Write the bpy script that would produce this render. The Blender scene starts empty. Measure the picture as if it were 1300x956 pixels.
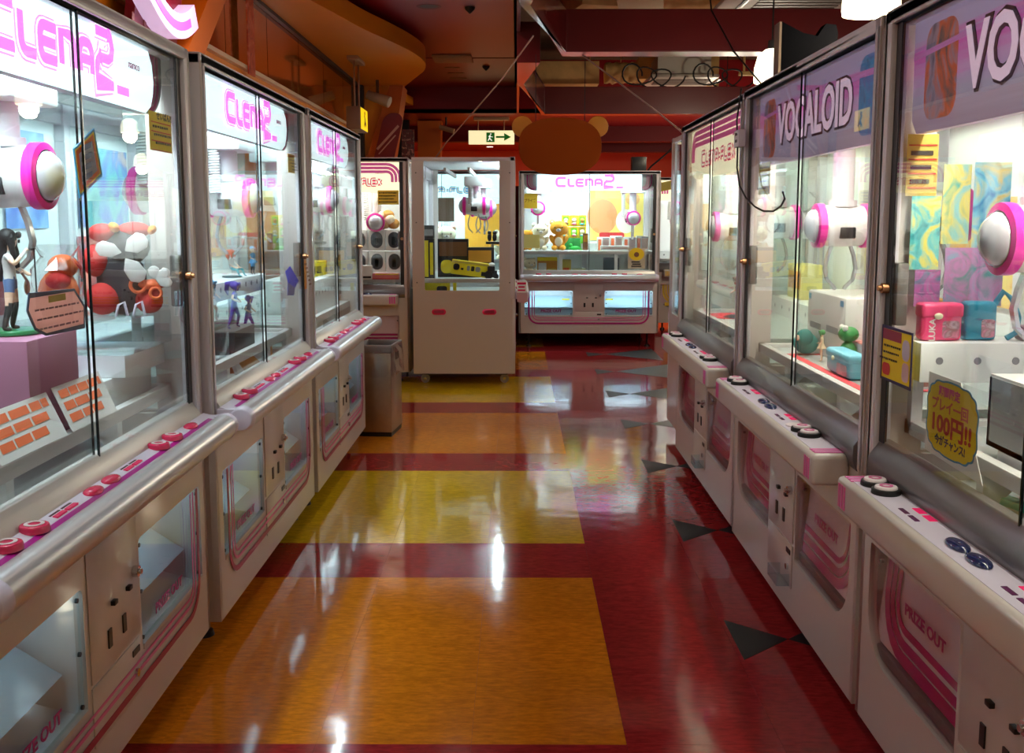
import bpy, bmesh, math, random
from mathutils import Vector, Matrix
random.seed(7)
PI = math.pi
sc = bpy.context.scene
COL = sc.collection

# ------------------------------------------------------------------ camera, world, exposure
F_PX, PPX, PPY, VX, VY, CAM_H = 1267.0, 650.0, 433.5, 656.0, 277.0, 1.54
cam_d = bpy.data.cameras.new('camera'); cam = bpy.data.objects.new('camera', cam_d); COL.objects.link(cam)
cam_d.sensor_fit = 'HORIZONTAL'; cam_d.sensor_width = 36.0
cam_d.lens = 36.0 * F_PX / 1300.0
cam_d.shift_x = (650.0 - PPX) / 1300.0
cam_d.shift_y = -(478.0 - PPY) / 1300.0
cam_d.clip_start = 0.05
pitch = math.atan2(PPY - VY, F_PX); yaw = math.atan2(VX - PPX, F_PX)
cam.location = (0, 0, CAM_H)
cam.rotation_euler = (PI / 2 - pitch, 0, yaw)
sc.camera = cam
w = bpy.data.worlds.new('world'); sc.world = w; w.use_nodes = True
w.node_tree.nodes['Background'].inputs[0].default_value = (1.0, 0.85, 0.7, 1)
w.node_tree.nodes['Background'].inputs[1].default_value = 0.02
vs = sc.view_settings
vs.view_transform = 'Standard'; vs.look = 'None'; vs.gamma = 1.0; vs.use_curve_mapping = False
vs.exposure = 0.0
sc.cycles.max_bounces = 10; sc.cycles.transparent_max_bounces = 24
sc.cycles.diffuse_bounces = 4; sc.cycles.glossy_bounces = 4; sc.cycles.caustics_reflective = False
sc.cycles.use_denoising = True

# light levels: machine interiors (their header tubes), shop downlights, pendant lamps, added ones too
TUBE_W = {'cool': 26.0, 'warm': 24.0, 'day': 22.0}
DOWNLIGHT_W, PENDANT_W, FAR_W, ADDED_PENDANT_W = 24.0, 16.0, 150.0, 55.0

# ------------------------------------------------------------------ materials
def lin(c):
    return tuple(((v / 12.92) if v <= 0.04045 else ((v + 0.055) / 1.055) ** 2.4) for v in c)
def rgb(r, g, b): return lin((r / 255, g / 255, b / 255))
M = {}
def mat(name, col, rough=0.5, metal=0.0, emit=0.0, ecol=None, coat=0.0, noise=0.0, nscale=20.0, bump=0.0, alpha=1.0, spec=0.5, trans=0.0):
    if name in M: return M[name]
    m = bpy.data.materials.new(name); m.use_nodes = True; nt = m.node_tree
    b = nt.nodes['Principled BSDF']
    b.inputs['Base Color'].default_value = (*col, 1); b.inputs['Roughness'].default_value = rough
    b.inputs['Metallic'].default_value = metal; b.inputs['Specular IOR Level'].default_value = spec
    b.inputs['Coat Weight'].default_value = coat; b.inputs['Coat Roughness'].default_value = 0.05
    if emit > 0:
        b.inputs['Emission Color'].default_value = (*(ecol or col), 1); b.inputs['Emission Strength'].default_value = emit
    if alpha < 1: b.inputs['Alpha'].default_value = alpha
    if noise > 0 or bump > 0:
        tc = nt.nodes.new('ShaderNodeTexCoord'); n = nt.nodes.new('ShaderNodeTexNoise')
        n.inputs['Scale'].default_value = nscale; n.inputs['Detail'].default_value = 4
        nt.links.new(tc.outputs['Object'], n.inputs['Vector'])
        if noise > 0:
            mx = nt.nodes.new('ShaderNodeMix'); mx.data_type = 'RGBA'
            mx.inputs[6].default_value = (*[c * (1 - noise) for c in col], 1)
            mx.inputs[7].default_value = (*[min(1, c * (1 + noise)) for c in col], 1)
            nt.links.new(n.outputs['Fac'], mx.inputs[0]); nt.links.new(mx.outputs[2], b.inputs['Base Color'])
            if emit > 0: nt.links.new(mx.outputs[2], b.inputs['Emission Color'])
        if bump > 0:
            bp = nt.nodes.new('ShaderNodeBump'); bp.inputs['Strength'].default_value = bump; bp.inputs['Distance'].default_value = 0.01
            nt.links.new(n.outputs['Fac'], bp.inputs['Height']); nt.links.new(bp.outputs[0], b.inputs['Normal'])
    if trans > 0:                                   # paper and film let some light through
        out = nt.nodes['Material Output']; tl = nt.nodes.new('ShaderNodeBsdfTranslucent'); tl.inputs[0].default_value = (*col, 1)
        ms = nt.nodes.new('ShaderNodeMixShader'); ms.inputs[0].default_value = trans
        nt.links.new(b.outputs[0], ms.inputs[1]); nt.links.new(tl.outputs[0], ms.inputs[2]); nt.links.new(ms.outputs[0], out.inputs[0])
    M[name] = m
    return m
def glass(name, tint=(0.94, 0.97, 0.965), rough=0.0, refl=1.0):
    if name in M: return M[name]
    m = bpy.data.materials.new(name); m.use_nodes = True; nt = m.node_tree; nt.nodes.clear()
    o = nt.nodes.new('ShaderNodeOutputMaterial'); mix = nt.nodes.new('ShaderNodeMixShader')
    tr = nt.nodes.new('ShaderNodeBsdfTransparent'); tr.inputs[0].default_value = (*tint, 1)
    gl = nt.nodes.new('ShaderNodeBsdfGlossy'); gl.inputs['Roughness'].default_value = rough
    fr = nt.nodes.new('ShaderNodeFresnel'); fr.inputs[0].default_value = 1.45
    geo = nt.nodes.new('ShaderNodeNewGeometry'); ior = nt.nodes.new('ShaderNodeMapRange')      # same reflectance from both sides of a thin pane
    ior.inputs[3].default_value = 1.45; ior.inputs[4].default_value = 1 / 1.45
    nt.links.new(geo.outputs['Backfacing'], ior.inputs[0]); nt.links.new(ior.outputs[0], fr.inputs[0])
    ml = nt.nodes.new('ShaderNodeMath'); ml.operation = 'MULTIPLY'; ml.inputs[1].default_value = refl
    nt.links.new(fr.outputs[0], ml.inputs[0]); nt.links.new(ml.outputs[0], mix.inputs[0])
    nt.links.new(tr.outputs[0], mix.inputs[1]); nt.links.new(gl.outputs[0], mix.inputs[2]); nt.links.new(mix.outputs[0], o.inputs[0])
    M[name] = m
    return m
def tile_mat(name, col):
    """vinyl floor tile: directional marbling, small change of tone from tile to tile, wax gloss"""
    m = bpy.data.materials.new(name); m.use_nodes = True; nt = m.node_tree; b = nt.nodes['Principled BSDF']
    tc = nt.nodes.new('ShaderNodeTexCoord'); oi = nt.nodes.new('ShaderNodeObjectInfo')
    add = nt.nodes.new('ShaderNodeVectorMath'); add.operation = 'ADD'
    rnd = nt.nodes.new('ShaderNodeVectorMath'); rnd.operation = 'SCALE'; rnd.inputs['Scale'].default_value = 40
    nt.links.new(oi.outputs['Random'], rnd.inputs[0])
    mp = nt.nodes.new('ShaderNodeMapping'); mp.inputs['Scale'].default_value = (22, 75, 22)
    nt.links.new(tc.outputs['Object'], add.inputs[0]); nt.links.new(rnd.outputs[0], add.inputs[1])
    nt.links.new(add.outputs[0], mp.inputs[0])
    n = nt.nodes.new('ShaderNodeTexNoise'); n.inputs['Scale'].default_value = 1.0; n.inputs['Detail'].default_value = 6; n.inputs['Roughness'].default_value = 0.65
    nt.links.new(mp.outputs[0], n.inputs['Vector'])
    rp = nt.nodes.new('ShaderNodeValToRGB')
    rp.color_ramp.elements[0].position = 0.34; rp.color_ramp.elements[0].color = (*[c * 0.72 for c in col], 1)
    rp.color_ramp.elements[1].position = 0.66; rp.color_ramp.elements[1].color = (*[min(1, c * 1.2) for c in col], 1)
    nt.links.new(n.outputs['Fac'], rp.inputs[0])
    hv = nt.nodes.new('ShaderNodeHueSaturation')
    mr = nt.nodes.new('ShaderNodeMapRange'); mr.inputs[3].default_value = 0.93; mr.inputs[4].default_value = 1.05
    nt.links.new(oi.outputs['Random'], mr.inputs[0]); nt.links.new(mr.outputs[0], hv.inputs['Value'])
    nt.links.new(rp.outputs[0], hv.inputs['Color']); nt.links.new(hv.outputs[0], b.inputs['Base Color'])
    b.inputs['Roughness'].default_value = 0.085; b.inputs['Specular IOR Level'].default_value = 0.55
    n2 = nt.nodes.new('ShaderNodeTexNoise'); n2.inputs['Scale'].default_value = 3.0
    geo = nt.nodes.new('ShaderNodeNewGeometry'); nt.links.new(geo.outputs['Position'], n2.inputs['Vector'])
    bp = nt.nodes.new('ShaderNodeBump'); bp.inputs['Strength'].default_value = 0.12; bp.inputs['Distance'].default_value = 0.02
    nt.links.new(n2.outputs['Fac'], bp.inputs['Height']); nt.links.new(bp.outputs[0], b.inputs['Normal'])
    M[name] = m
    return m
def art_mat(name, cols, scale=6.0, emit=0.0, dist=1.5):
    """printed poster: soft patches of a few inks"""
    if name in M: return M[name]
    m = bpy.data.materials.new(name); m.use_nodes = True; nt = m.node_tree; b = nt.nodes['Principled BSDF']
    tc = nt.nodes.new('ShaderNodeTexCoord'); n = nt.nodes.new('ShaderNodeTexNoise')
    n.inputs['Scale'].default_value = scale; n.inputs['Detail'].default_value = 3; n.inputs['Distortion'].default_value = dist
    nt.links.new(tc.outputs['Object'], n.inputs['Vector'])
    rp = nt.nodes.new('ShaderNodeValToRGB'); cr = rp.color_ramp
    k = len(cols)
    for i, c in enumerate(cols):
        p = 0.3 + 0.4 * i / max(1, k - 1)
        if i < 2: e = cr.elements[i]; e.position = p
        else: e = cr.elements.new(p)
        e.color = (*c, 1)
    nt.links.new(n.outputs['Fac'], rp.inputs[0]); nt.links.new(rp.outputs[0], b.inputs['Base Color'])
    b.inputs['Roughness'].default_value = 0.35
    if emit: nt.links.new(rp.outputs[0], b.inputs['Emission Color']); b.inputs['Emission Strength'].default_value = emit
    M[name] = m
    return m

WHITE = mat('cabinet_white', rgb(202, 193, 186), 0.32, coat=0.3)
FRAMEW = mat('frame_white', rgb(214, 210, 214), 0.35)
INNER = mat('inner_white', rgb(240, 244, 244), 0.45)
DARK = mat('dark_plastic', (0.012, 0.012, 0.013), 0.4)
BLACK = mat('black_rubber', (0.006, 0.006, 0.006), 0.5)
CHROME = mat('chrome', (0.7, 0.7, 0.7), 0.18, 1.0)
SILVER = mat('silver_rail', rgb(205, 203, 206), 0.3, 0.55)
ALU = mat('sill_aluminium', rgb(190, 186, 182), 0.38, 0.3)
LILAC = mat('lilac_plastic', rgb(214, 205, 222), 0.35)
MAG = mat('magenta_print', rgb(176, 22, 120), 0.35)
CRIM = mat('crimson_print', rgb(160, 22, 66), 0.4)
PINK = mat('pink_print', rgb(214, 98, 156), 0.4)
HOT = mat('hot_pink_plastic', rgb(244, 42, 168), 0.3)
BTN = mat('button_red', rgb(226, 40, 92), 0.25, coat=0.5)
BTNW = mat('button_white', rgb(238, 225, 228), 0.3)
YEL = mat('sign_yellow', rgb(255, 226, 40), 0.5, trans=0.2)
PAPERY = mat('paper_yellow', rgb(232, 210, 110), 0.6, trans=0.5)
INK = mat('ink_black', (0.012, 0.011, 0.012), 0.6)
REDINK = mat('ink_red', rgb(200, 40, 40), 0.5)
ORINK = mat('ink_orange', rgb(236, 110, 60), 0.5)
PAPER = mat('paper_white', rgb(242, 240, 236), 0.6, trans=0.3)
GLASS = glass('pane_glass')
ACRYL = glass('acrylic', (0.86, 0.93, 0.95), 0.02, 0.9)
FILM = glass('clear_film', (0.93, 0.92, 0.92), 0.06, 2.2)
EDGE = mat('glass_edge', (0.004, 0.012, 0.014), 0.2)
ORANGE = mat('orange_paint', rgb(232, 140, 4), 0.42, noise=0.06, nscale=3)
ORANGED = mat('orange_paint_deep', rgb(206, 100, 8), 0.45)
REDC = mat('ceiling_red', rgb(146, 18, 26), 0.4)
REDB = mat('beam_red', rgb(92, 8, 14), 0.3, coat=0.6)
MAROON = mat('maroon_paint', rgb(92, 10, 16), 0.5, spec=.15)
BROWN = mat('duct_brown', rgb(214, 168, 104), 0.75, noise=0.35, nscale=6, bump=0.5)
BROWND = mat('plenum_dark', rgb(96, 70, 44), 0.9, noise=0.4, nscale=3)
LIGHTW = {'cool': (0.80, 0.96, 1.0), 'warm': (1.0, 0.95, 0.78), 'day': (0.97, 0.97, 1.0)}

# ------------------------------------------------------------------ mesh helpers
class MB:
    def __init__(s): s.v, s.f, s.mi = [], [], []
    def add(s, vs, fs, mi=0):
        o = len(s.v); s.v += [tuple(v) for v in vs]; s.f += [tuple(i + o for i in f) for f in fs]; s.mi += [mi] * len(fs); return s
    def box(s, x0, x1, y0, y1, z0, z1, mi=0):
        if x0 > x1: x0, x1 = x1, x0
        if y0 > y1: y0, y1 = y1, y0
        if z0 > z1: z0, z1 = z1, z0
        return s.add([(x0, y0, z0), (x1, y0, z0), (x1, y1, z0), (x0, y1, z0), (x0, y0, z1), (x1, y0, z1), (x1, y1, z1), (x0, y1, z1)],
              [(0, 3, 2, 1), (4, 5, 6, 7), (0, 1, 5, 4), (1, 2, 6, 5), (2, 3, 7, 6), (3, 0, 4, 7)], mi)
    def cyl(s, p0, p1, r0, r1=None, n=16, mi=0, cap=True):
        r1 = r0 if r1 is None else r1
        p0, p1 = Vector(p0), Vector(p1); d = (p1 - p0).normalized()
        a = d.orthogonal().normalized(); b = d.cross(a)
        vs = []
        for k in range(n):
            t = 2 * PI * k / n; u = a * math.cos(t) + b * math.sin(t)
            vs += [p0 + u * r0, p1 + u * r1]
        fs = [(2 * k, 2 * ((k + 1) % n), 2 * ((k + 1) % n) + 1, 2 * k + 1) for k in range(n)]
        if cap: fs += [tuple(2 * k for k in range(n))[::-1], tuple(2 * k + 1 for k in range(n))]
        return s.add(vs, fs, mi)
    def tube(s, pts, r, n=8, mi=0, closed=False):
        pts = [Vector(p) for p in pts]; m = len(pts); vs = []; ref = None
        for i, p in enumerate(pts):
            if closed: d = pts[(i + 1) % m] - pts[i - 1]
            else: d = pts[min(i + 1, m - 1)] - pts[max(i - 1, 0)]
            d.normalize()
            if ref is None: a = d.orthogonal().normalized()
            else:
                a = ref - d * ref.dot(d)
                a = a.normalized() if a.length > 1e-5 else d.orthogonal().normalized()
            ref = a; b = d.cross(a)
            rr = r[i] if isinstance(r, (list, tuple)) else r
            vs += [p + (a * math.cos(2 * PI * k / n) + b * math.sin(2 * PI * k / n)) * rr for k in range(n)]
        fs = []
        for i in range(m if closed else m - 1):
            j = (i + 1) % m
            fs += [(i * n + k, i * n + (k + 1) % n, j * n + (k + 1) % n, j * n + k) for k in range(n)]
        if not closed: fs += [tuple(range(n))[::-1], tuple((m - 1) * n + k for k in range(n))]
        return s.add(vs, fs, mi)
    def lathe(s, prof, c=(0, 0, 0), axis='z', n=20, mi=0):
        vs = []; fs = []; m = len(prof)
        for k in range(n):
            t = 2 * PI * k / n; ct, st = math.cos(t), math.sin(t)
            for r, h in prof:
                p = {'z': (r * ct, r * st, h), 'y': (r * ct, h, r * st), 'x': (h, r * ct, r * st)}[axis]
                vs.append((p[0] + c[0], p[1] + c[1], p[2] + c[2]))
        for k in range(n):
            j = (k + 1) % n
            for i in range(m - 1): fs.append((k * m + i, j * m + i, j * m + i + 1, k * m + i + 1))
        return s.add(vs, fs, mi)
    def ell(s, c, r, n=14, m=9, mi=0, rot=None):
        vs = []; fs = []
        for i in range(m + 1):
            ph = PI * i / m
            for k in range(n):
                t = 2 * PI * k / n
                v = Vector((r[0] * math.sin(ph) * math.cos(t), r[1] * math.sin(ph) * math.sin(t), r[2] * math.cos(ph)))
                if rot is not None: v = rot @ v
                vs.append(v + Vector(c))
        for i in range(m):
            for k in range(n): fs.append((i * n + k, (i + 1) * n + k, (i + 1) * n + (k + 1) % n, i * n + (k + 1) % n))
        return s.add(vs, fs, mi)
    def prism(s, poly, d, axis='y', at=0.0, mi=0):
        """extrude a flat outline (pairs) along an axis from at to at+d"""
        n = len(poly)
        def P(u, v, t): return {'y': (u, t, v), 'x': (t, u, v), 'z': (u, v, t)}[axis]
        vs = [P(u, v, at) for u, v in poly] + [P(u, v, at + d) for u, v in poly]
        fs = [tuple(range(n)), tuple(range(n, 2 * n))[::-1]] + [(i, i + n, (i + 1) % n + n, (i + 1) % n) for i in range(n)]
        return s.add(vs, fs, mi)
    def band(s, path, w, d, axis='y', at=0.0, mi=0, closed=False):
        """flat ribbon of width w following a path in the plane across the axis, thickness d"""
        n = len(path); L = []; R = []
        for i in range(n):
            if closed: a, b = path[i - 1], path[(i + 1) % n]
            else: a, b = path[max(i - 1, 0)], path[min(i + 1, n - 1)]
            t = Vector((b[0] - a[0], b[1] - a[1])); t.normalize(); nx, ny = -t.y, t.x
            k = 1.0
            if 0 < i < n - 1 or closed:
                p, q = path[i - 1], path[(i + 1) % n]
                e = Vector((path[i][0] - p[0], path[i][1] - p[1])); e.normalize()
                g = abs(e.x * t.x + e.y * t.y); k = 1 / max(0.5, g)
            L.append((path[i][0] + nx * w / 2 * k, path[i][1] + ny * w / 2 * k)); R.append((path[i][0] - nx * w / 2 * k, path[i][1] - ny * w / 2 * k))
        def P(u, v, t): return {'y': (u, t, v), 'x': (t, u, v), 'z': (u, v, t)}[axis]
        vs = []
        for (a, b) in zip(L, R): vs += [P(*a, at), P(*b, at), P(*a, at + d), P(*b, at + d)]
        fs = []
        for i in range(n if closed else n - 1):
            o, q = 4 * i, 4 * ((i + 1) % n)
            fs += [(o, o + 1, q + 1, q), (o + 2, q + 2, q + 3, o + 3), (o, q, q + 2, o + 2), (o + 1, o + 3, q + 3, q + 1)]
        if not closed: fs += [(0, 2, 3, 1), (4 * n - 4, 4 * n - 3, 4 * n - 1, 4 * n - 2)]
        return s.add(vs, fs, mi)
    def mesh(s, name, mats, smooth=None, bevel=0.0, bseg=2):
        me = bpy.data.meshes.new(name); me.from_pydata(s.v, [], s.f)
        for m in (mats if isinstance(mats, (list, tuple)) else [mats]): me.materials.append(m)
        me.polygons.foreach_set('material_index', s.mi)
        bm = bmesh.new(); bm.from_mesh(me)
        bmesh.ops.recalc_face_normals(bm, faces=bm.faces)
        if bevel > 0:
            ed = [e for e in bm.edges if e.is_manifold and e.calc_face_angle(0) > 0.6]
            bmesh.ops.bevel(bm, geom=ed, offset=bevel, segments=bseg, affect='EDGES', profile=0.5, clamp_overlap=True)
        bm.to_mesh(me); bm.free()
        if smooth is None: smooth = 0.7
        if smooth > 0:
            me.polygons.foreach_set('use_smooth', [True] * len(me.polygons))
            try: me.set_sharp_from_angle(angle=smooth)
            except Exception: pass
        return me
    def obj(s, name, mats, parent=None, loc=None, rot=None, smooth=None, bevel=0.0, bseg=2):
        return link(name, s.mesh(name, mats, smooth, bevel, bseg), parent, loc, rot)
def link(name, me, parent=None, loc=None, rot=None):
    o = bpy.data.objects.new(name, me); COL.objects.link(o)
    if parent is not None: o.parent = parent
    if loc is not None: o.location = loc
    if rot is not None: o.rotation_euler = rot
    return o
def tag(o, label, cat, group=None, kind=None):
    o['label'] = label; o['category'] = cat
    if group: o['group'] = group
    if kind: o['kind'] = kind
    return o
def thing(name, label, cat, loc=(0, 0, 0), rotz=0.0, group=None):
    o = bpy.data.objects.new(name, None); COL.objects.link(o); o.empty_display_size = 0.1
    o.location = loc; o.rotation_euler = (0, 0, rotz)
    return tag(o, label, cat, group)
def struct(o): o['kind'] = 'structure'; return o
def copy_thing(src, loc, rotz, label, group=None):
    r = src.copy(); COL.objects.link(r); r.location = loc; r.rotation_euler = (0, 0, rotz); r['label'] = label
    if group: r['group'] = group
    for ch in list(src.children):
        c = ch.copy(); COL.objects.link(c); c.parent = r
        for g in list(ch.children):
            d = g.copy(); COL.objects.link(d); d.parent = c
    return r
def rrect(x0, x1, z0, z1, r, seg=5):
    """rounded rectangle; r a number or (bottom-left, bottom-right, top-right, top-left)"""
    if not isinstance(r, (tuple, list)): r = (r,) * 4
    pts = []
    for (cx, cz, sx, sz, a0, q) in ((x0, z0, 1, 1, PI, r[0]), (x1, z0, -1, 1, 1.5 * PI, r[1]), (x1, z1, -1, -1, 0, r[2]), (x0, z1, 1, -1, .5 * PI, r[3])):
        if q < 1e-4: pts.append((cx, cz)); continue
        for k in range(seg + 1):
            a = a0 + .5 * PI * k / seg
            pts.append((cx + sx * q + q * math.cos(a), cz + sz * q + q * math.sin(a)))
    return pts
def plate_mesh(name, outer, holes, thick, y0, m):
    """a panel in the x-z plane with cut-outs: filled 2D curve, front face at y0, back at y0+thick"""
    cu = bpy.data.curves.new(name, 'CURVE'); cu.dimensions = '2D'; cu.fill_mode = 'BOTH'; cu.extrude = thick / 2
    for loop in [outer] + list(holes):
        sp = cu.splines.new('POLY'); sp.points.add(len(loop) - 1); sp.use_cyclic_u = True
        for p, q in zip(sp.points, loop): p.co = (q[0], q[1], 0, 1)
    o = bpy.data.objects.new(name, cu); me = bpy.data.meshes.new_from_object(o)
    bpy.data.objects.remove(o); bpy.data.curves.remove(cu)
    me.transform(Matrix.Translation((0, y0 + thick / 2, 0)) @ Matrix.Rotation(PI / 2, 4, 'X'))
    me.name = name; me.materials.clear(); me.materials.append(m)
    return me
def text_mesh(body, size, thick=0.0015, m=INK, align='CENTER', bold=0.0, shear=0.0, width=None):
    """lettering in the x-z plane facing -y, centred"""
    cu = bpy.data.curves.new('lettering', 'FONT'); cu.body = body; cu.size = size; cu.extrude = thick / 2
    cu.align_x = align; cu.align_y = 'CENTER'; cu.offset = bold; cu.shear = shear; cu.resolution_u = 3
    o = bpy.data.objects.new('lettering', cu); me = bpy.data.meshes.new_from_object(o)
    bpy.data.objects.remove(o); bpy.data.curves.remove(cu)
    if width and len(me.vertices):
        xs = [v.co.x for v in me.vertices]; k = width / max(1e-6, max(xs) - min(xs))
        me.transform(Matrix.Diagonal((k, 1, 1, 1)))
    me.transform(Matrix.Rotation(PI / 2, 4, 'X'))
    me.materials.clear(); me.materials.append(m)
    return me
# squarish stroke letters of the machine headers (unit height, x advance)
def arc(cx, cy, r, a0, a1, n=4): return [(cx + r * math.cos(math.radians(a0 + (a1 - a0) * k / n)), cy + r * math.sin(math.radians(a0 + (a1 - a0) * k / n))) for k in range(n + 1)]
GLYPH = {
 'C': (1.35, [[(1.15, .9)] + arc(.4, .6, .3, 90, 180) + arc(.4, .4, .3, 180, 270) + [(1.15, .1)]]),
 'L': (0.95, [[(.12, .85)] + arc(.37, .35, .25, 180, 270) + [(.8, .1)]]),
 'E': (1.05, [[(.9, .75)] + arc(.3, .55, .2, 90, 180) + arc(.3, .3, .2, 180, 270) + [(.9, .1)], [(.2, .43), (.85, .43)]]),
 'N': (1.05, [[(.12, .1), (.12, .75), (.55, .75)] + arc(.6, .5, .25, 80, 0) + [(.85, .1)]]),
 'A': (1.05, [[(.12, .1)] + arc(.37, .5, .25, 180, 90) + arc(.6, .5, .25, 90, 0) + [(.85, .1)], [(.12, .38), (.85, .38)]]),
 '2': (1.2, [[(.1, 1.1), (.75, 1.1)] + arc(.75, .85, .25, 90, -90) + [(.35, .6)] + arc(.35, .35, .25, 90, 180) + [(.1, .1), (1.0, .1)]]),
 'F': (0.95, [[(.12, .1)] + arc(.37, .5, .25, 180, 90) + [(.85, .75)], [(.12, .42), (.75, .42)]]),
 'X': (1.0, [[(.1, .1), (.85, .75)], [(.1, .75), (.85, .1)]]),
 '-': (0.5, [[(.1, .4), (.4, .4)]]), ' ': (0.4, []), '.': (.35, [[(.1, .1), (.25, .1)]]),
}
def strokes(mb, word, x0, z0, h, w, d, y, mi=0, wide=None):
    tot = sum(GLYPH[c][0] for c in word); k = (wide / (tot * h)) if wide else 1.0
    x = x0
    for c in word:
        adv, paths = GLYPH[c]
        for p in paths: mb.band([(x + a * h * k, z0 + b * h) for a, b in p], w, d, 'y', y, mi)
        x += adv * h * k
    return x

# ------------------------------------------------------------------ setting: floor of vinyl tiles, walls, ceilings
T = 0.4585
SEAM_X = 0.325
OR_T, YE_T, RE_T = tile_mat('tile_orange', rgb(206, 120, 22)), tile_mat('tile_yellow', rgb(206, 164, 24)), tile_mat('tile_red', rgb(150, 38, 40))
floor = struct(MB().box(-7, 7, -2, 26, -0.06, -0.006).obj('floor', mat('floor_base', rgb(120, 40, 36), 0.3)))
tile_me = {}
for key, m_ in (('o', OR_T), ('y', YE_T), ('r', RE_T)):
    tile_me[key] = MB().box(0.0003, T - 0.0003, 0.0003, T - 0.0003, -0.0055, 0).mesh('tile', m_, smooth=0)
far_floor = {'o': MB(), 'y': MB(), 'r': MB()}
Y0 = 2.775 - 3 * T - T          # bands of 3-1-3-1 tiles from here
for j in range(-6, 50):
    y = Y0 + j * T
    band = ('r', 'o', 'o', 'o', 'r', 'y', 'y', 'y')[(j - 3) % 8]
    for i in range(-15, 15):
        x = SEAM_X + i * T
        key = band if i < 0 else 'r'
        if -3 <= i <= 2 and 2.0 < y < 13.2:
            link('tile', tile_me[key], floor, (x, y, 0))
        else: far_floor[key].box(x, x + T, y, y + T, -0.0055, 0)
for key, nm, m_ in (('o', 'orange', OR_T), ('y', 'yellow', YE_T), ('r', 'red', RE_T)):
    o = far_floor[key].obj('outer_tiles', m_, floor, smooth=0); o['kind'] = 'stuff'
INLAY = mat('inlay_black', (0.02, 0.022, 0.023), 0.42, spec=.2)
for k in range(-1, 7):
    yc = 3.52 + 1.293 * k
    MB().prism([(0.80, yc - 0.175), (0.80, yc + 0.175), (1.0, yc)], 0.0008, 'z', 0.0002).obj('inlay_triangle', INLAY, floor, smooth=0)
    MB().prism([(1.0, yc), (1.6, yc + 0.5), (1.6, yc - 0.5)], 0.0008, 'z', 0.0002).obj('inlay_triangle', INLAY, floor, smooth=0)

# left wall: orange dado, rail, smoked mirror panels, black end post
wl = struct(MB().box(-2.16, -2.04, -1.5, 13.15, 0, 2.64).box(-2.16, -2.1, -1.5, 13.15, 2.64, 3.3).obj('wall_left', ORANGE))
MB().box(-2.04, -2.0, -1.5, 13.1, 2.635, 2.665).obj('rail', mat('rail_white', rgb(225, 200, 170), 0.4), wl)
MB().box(-2.04, -2.0, -1.5, 13.1, 3.2, 3.235).obj('rail', DARK, wl)
SMOKE = mat('smoked_mirror', rgb(206, 130, 44), 0.06, 0.8)
y = -1.2
while y < 13.0:
    MB().box(-2.06, -2.045, y + 0.006, min(y + 1.19, 13.05), 2.66, 3.215).obj('mirror_panel', SMOKE, wl, smooth=0)
    y += 1.2
MB().box(-2.1, -1.97, 13.05, 13.16, 2.0, 3.23).obj('end_post', DARK, wl)
struct(MB().box(-2.3, -1.62, 13.16, 13.6, 0, 3.24).obj('wall_return', ORANGE))
struct(MB().box(5.9, 6.0, -2, 26, 0, 4.0).obj('wall_right', MAROON))
wb = struct(MB().box(-7, 7, 24, 24.2, 0, 3.3).obj('wall_back', mat('back_orange', rgb(226, 84, 14), 0.5)))
struct(MB().box(-7, 6, -2.1, -2, 0, 4.0).obj('wall_front', MAROON))
struct(MB().box(-5, -2.3, 13.4, 13.5, 0, 3.6).obj('wall_left_far', MAROON))

struct(MB().box(-2.0, 1.8, 12.95, 13.02, 0, 1.95).obj('wall_added_partition', MAROON))  # added dark partition, keeps the gap under the far machines black
# ceilings
cl = struct(MB().box(-3, 0.0, -2, 15.4, 3.5, 3.56).obj('ceiling', REDC))
MB().box(-3, 0.0, 12.62, 12.64, 3.494, 3.502).obj('ceiling_strip', MAROON, cl)  # narrow maroon strip across the red ceiling
struct(MB().box(-7, 6, 15.4, 24.1, 3.12, 3.18).box(-7, 6, 15.4, 15.46, 3.12, 3.95).obj('ceiling_far', REDC))
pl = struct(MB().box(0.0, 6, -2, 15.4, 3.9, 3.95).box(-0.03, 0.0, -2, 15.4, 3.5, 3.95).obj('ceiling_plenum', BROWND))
struct(MB().box(-7, 6, 17.6, 17.9, 2.86, 3.12).obj('beam_far', MAROON))
struct(MB().box(0.9, 6, 19.5, 19.8, 2.8, 3.12).obj('beam_far', MAROON))

# wavy orange soffit over the left row
lowx = [(-1.95, -2.0), (-1.72, 5.6), (-1.68, 7.4), (-1.62, 8.04), (-1.51, 8.56), (-1.39, 9.25), (-1.24, 9.78), (-1.10, 10.35), (-1.02, 10.85), (-1.0, 11.3), (-1.06, 11.8), (-1.2, 12.3), (-1.38, 12.95), (-1.56, 13.6), (-1.66, 14.15)]
def smooth_path(p, it=2):
    for _ in range(it):
        q = [p[0]]
        for a, b in zip(p[:-1], p[1:]):
            q += [(a[0] * .75 + b[0] * .25, a[1] * .75 + b[1] * .25), (a[0] * .25 + b[0] * .75, a[1] * .25 + b[1] * .75)]
        p = q + [p[-1]]
    return p
sp_ = smooth_path(lowx)
struct(MB().prism([(-2.1, -2.0)] + sp_ + [(-2.1, 14.15)], 0.17, 'z', 3.23).obj('ceiling_soffit', ORANGE, smooth=0.9))
sp2 = smooth_path([(-1.70, 14.2), (-1.62, 15.0), (-1.5, 15.9), (-1.36, 16.8), (-1.4, 17.9), (-1.7, 18.6), (-2.2, 19.2)])
struct(MB().prism([(-2.8, 14.2)] + sp2 + [(-2.8, 19.2)], 0.12, 'z', 3.23).obj('ceiling_soffit_far', ORANGE, smooth=0.9))

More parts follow.
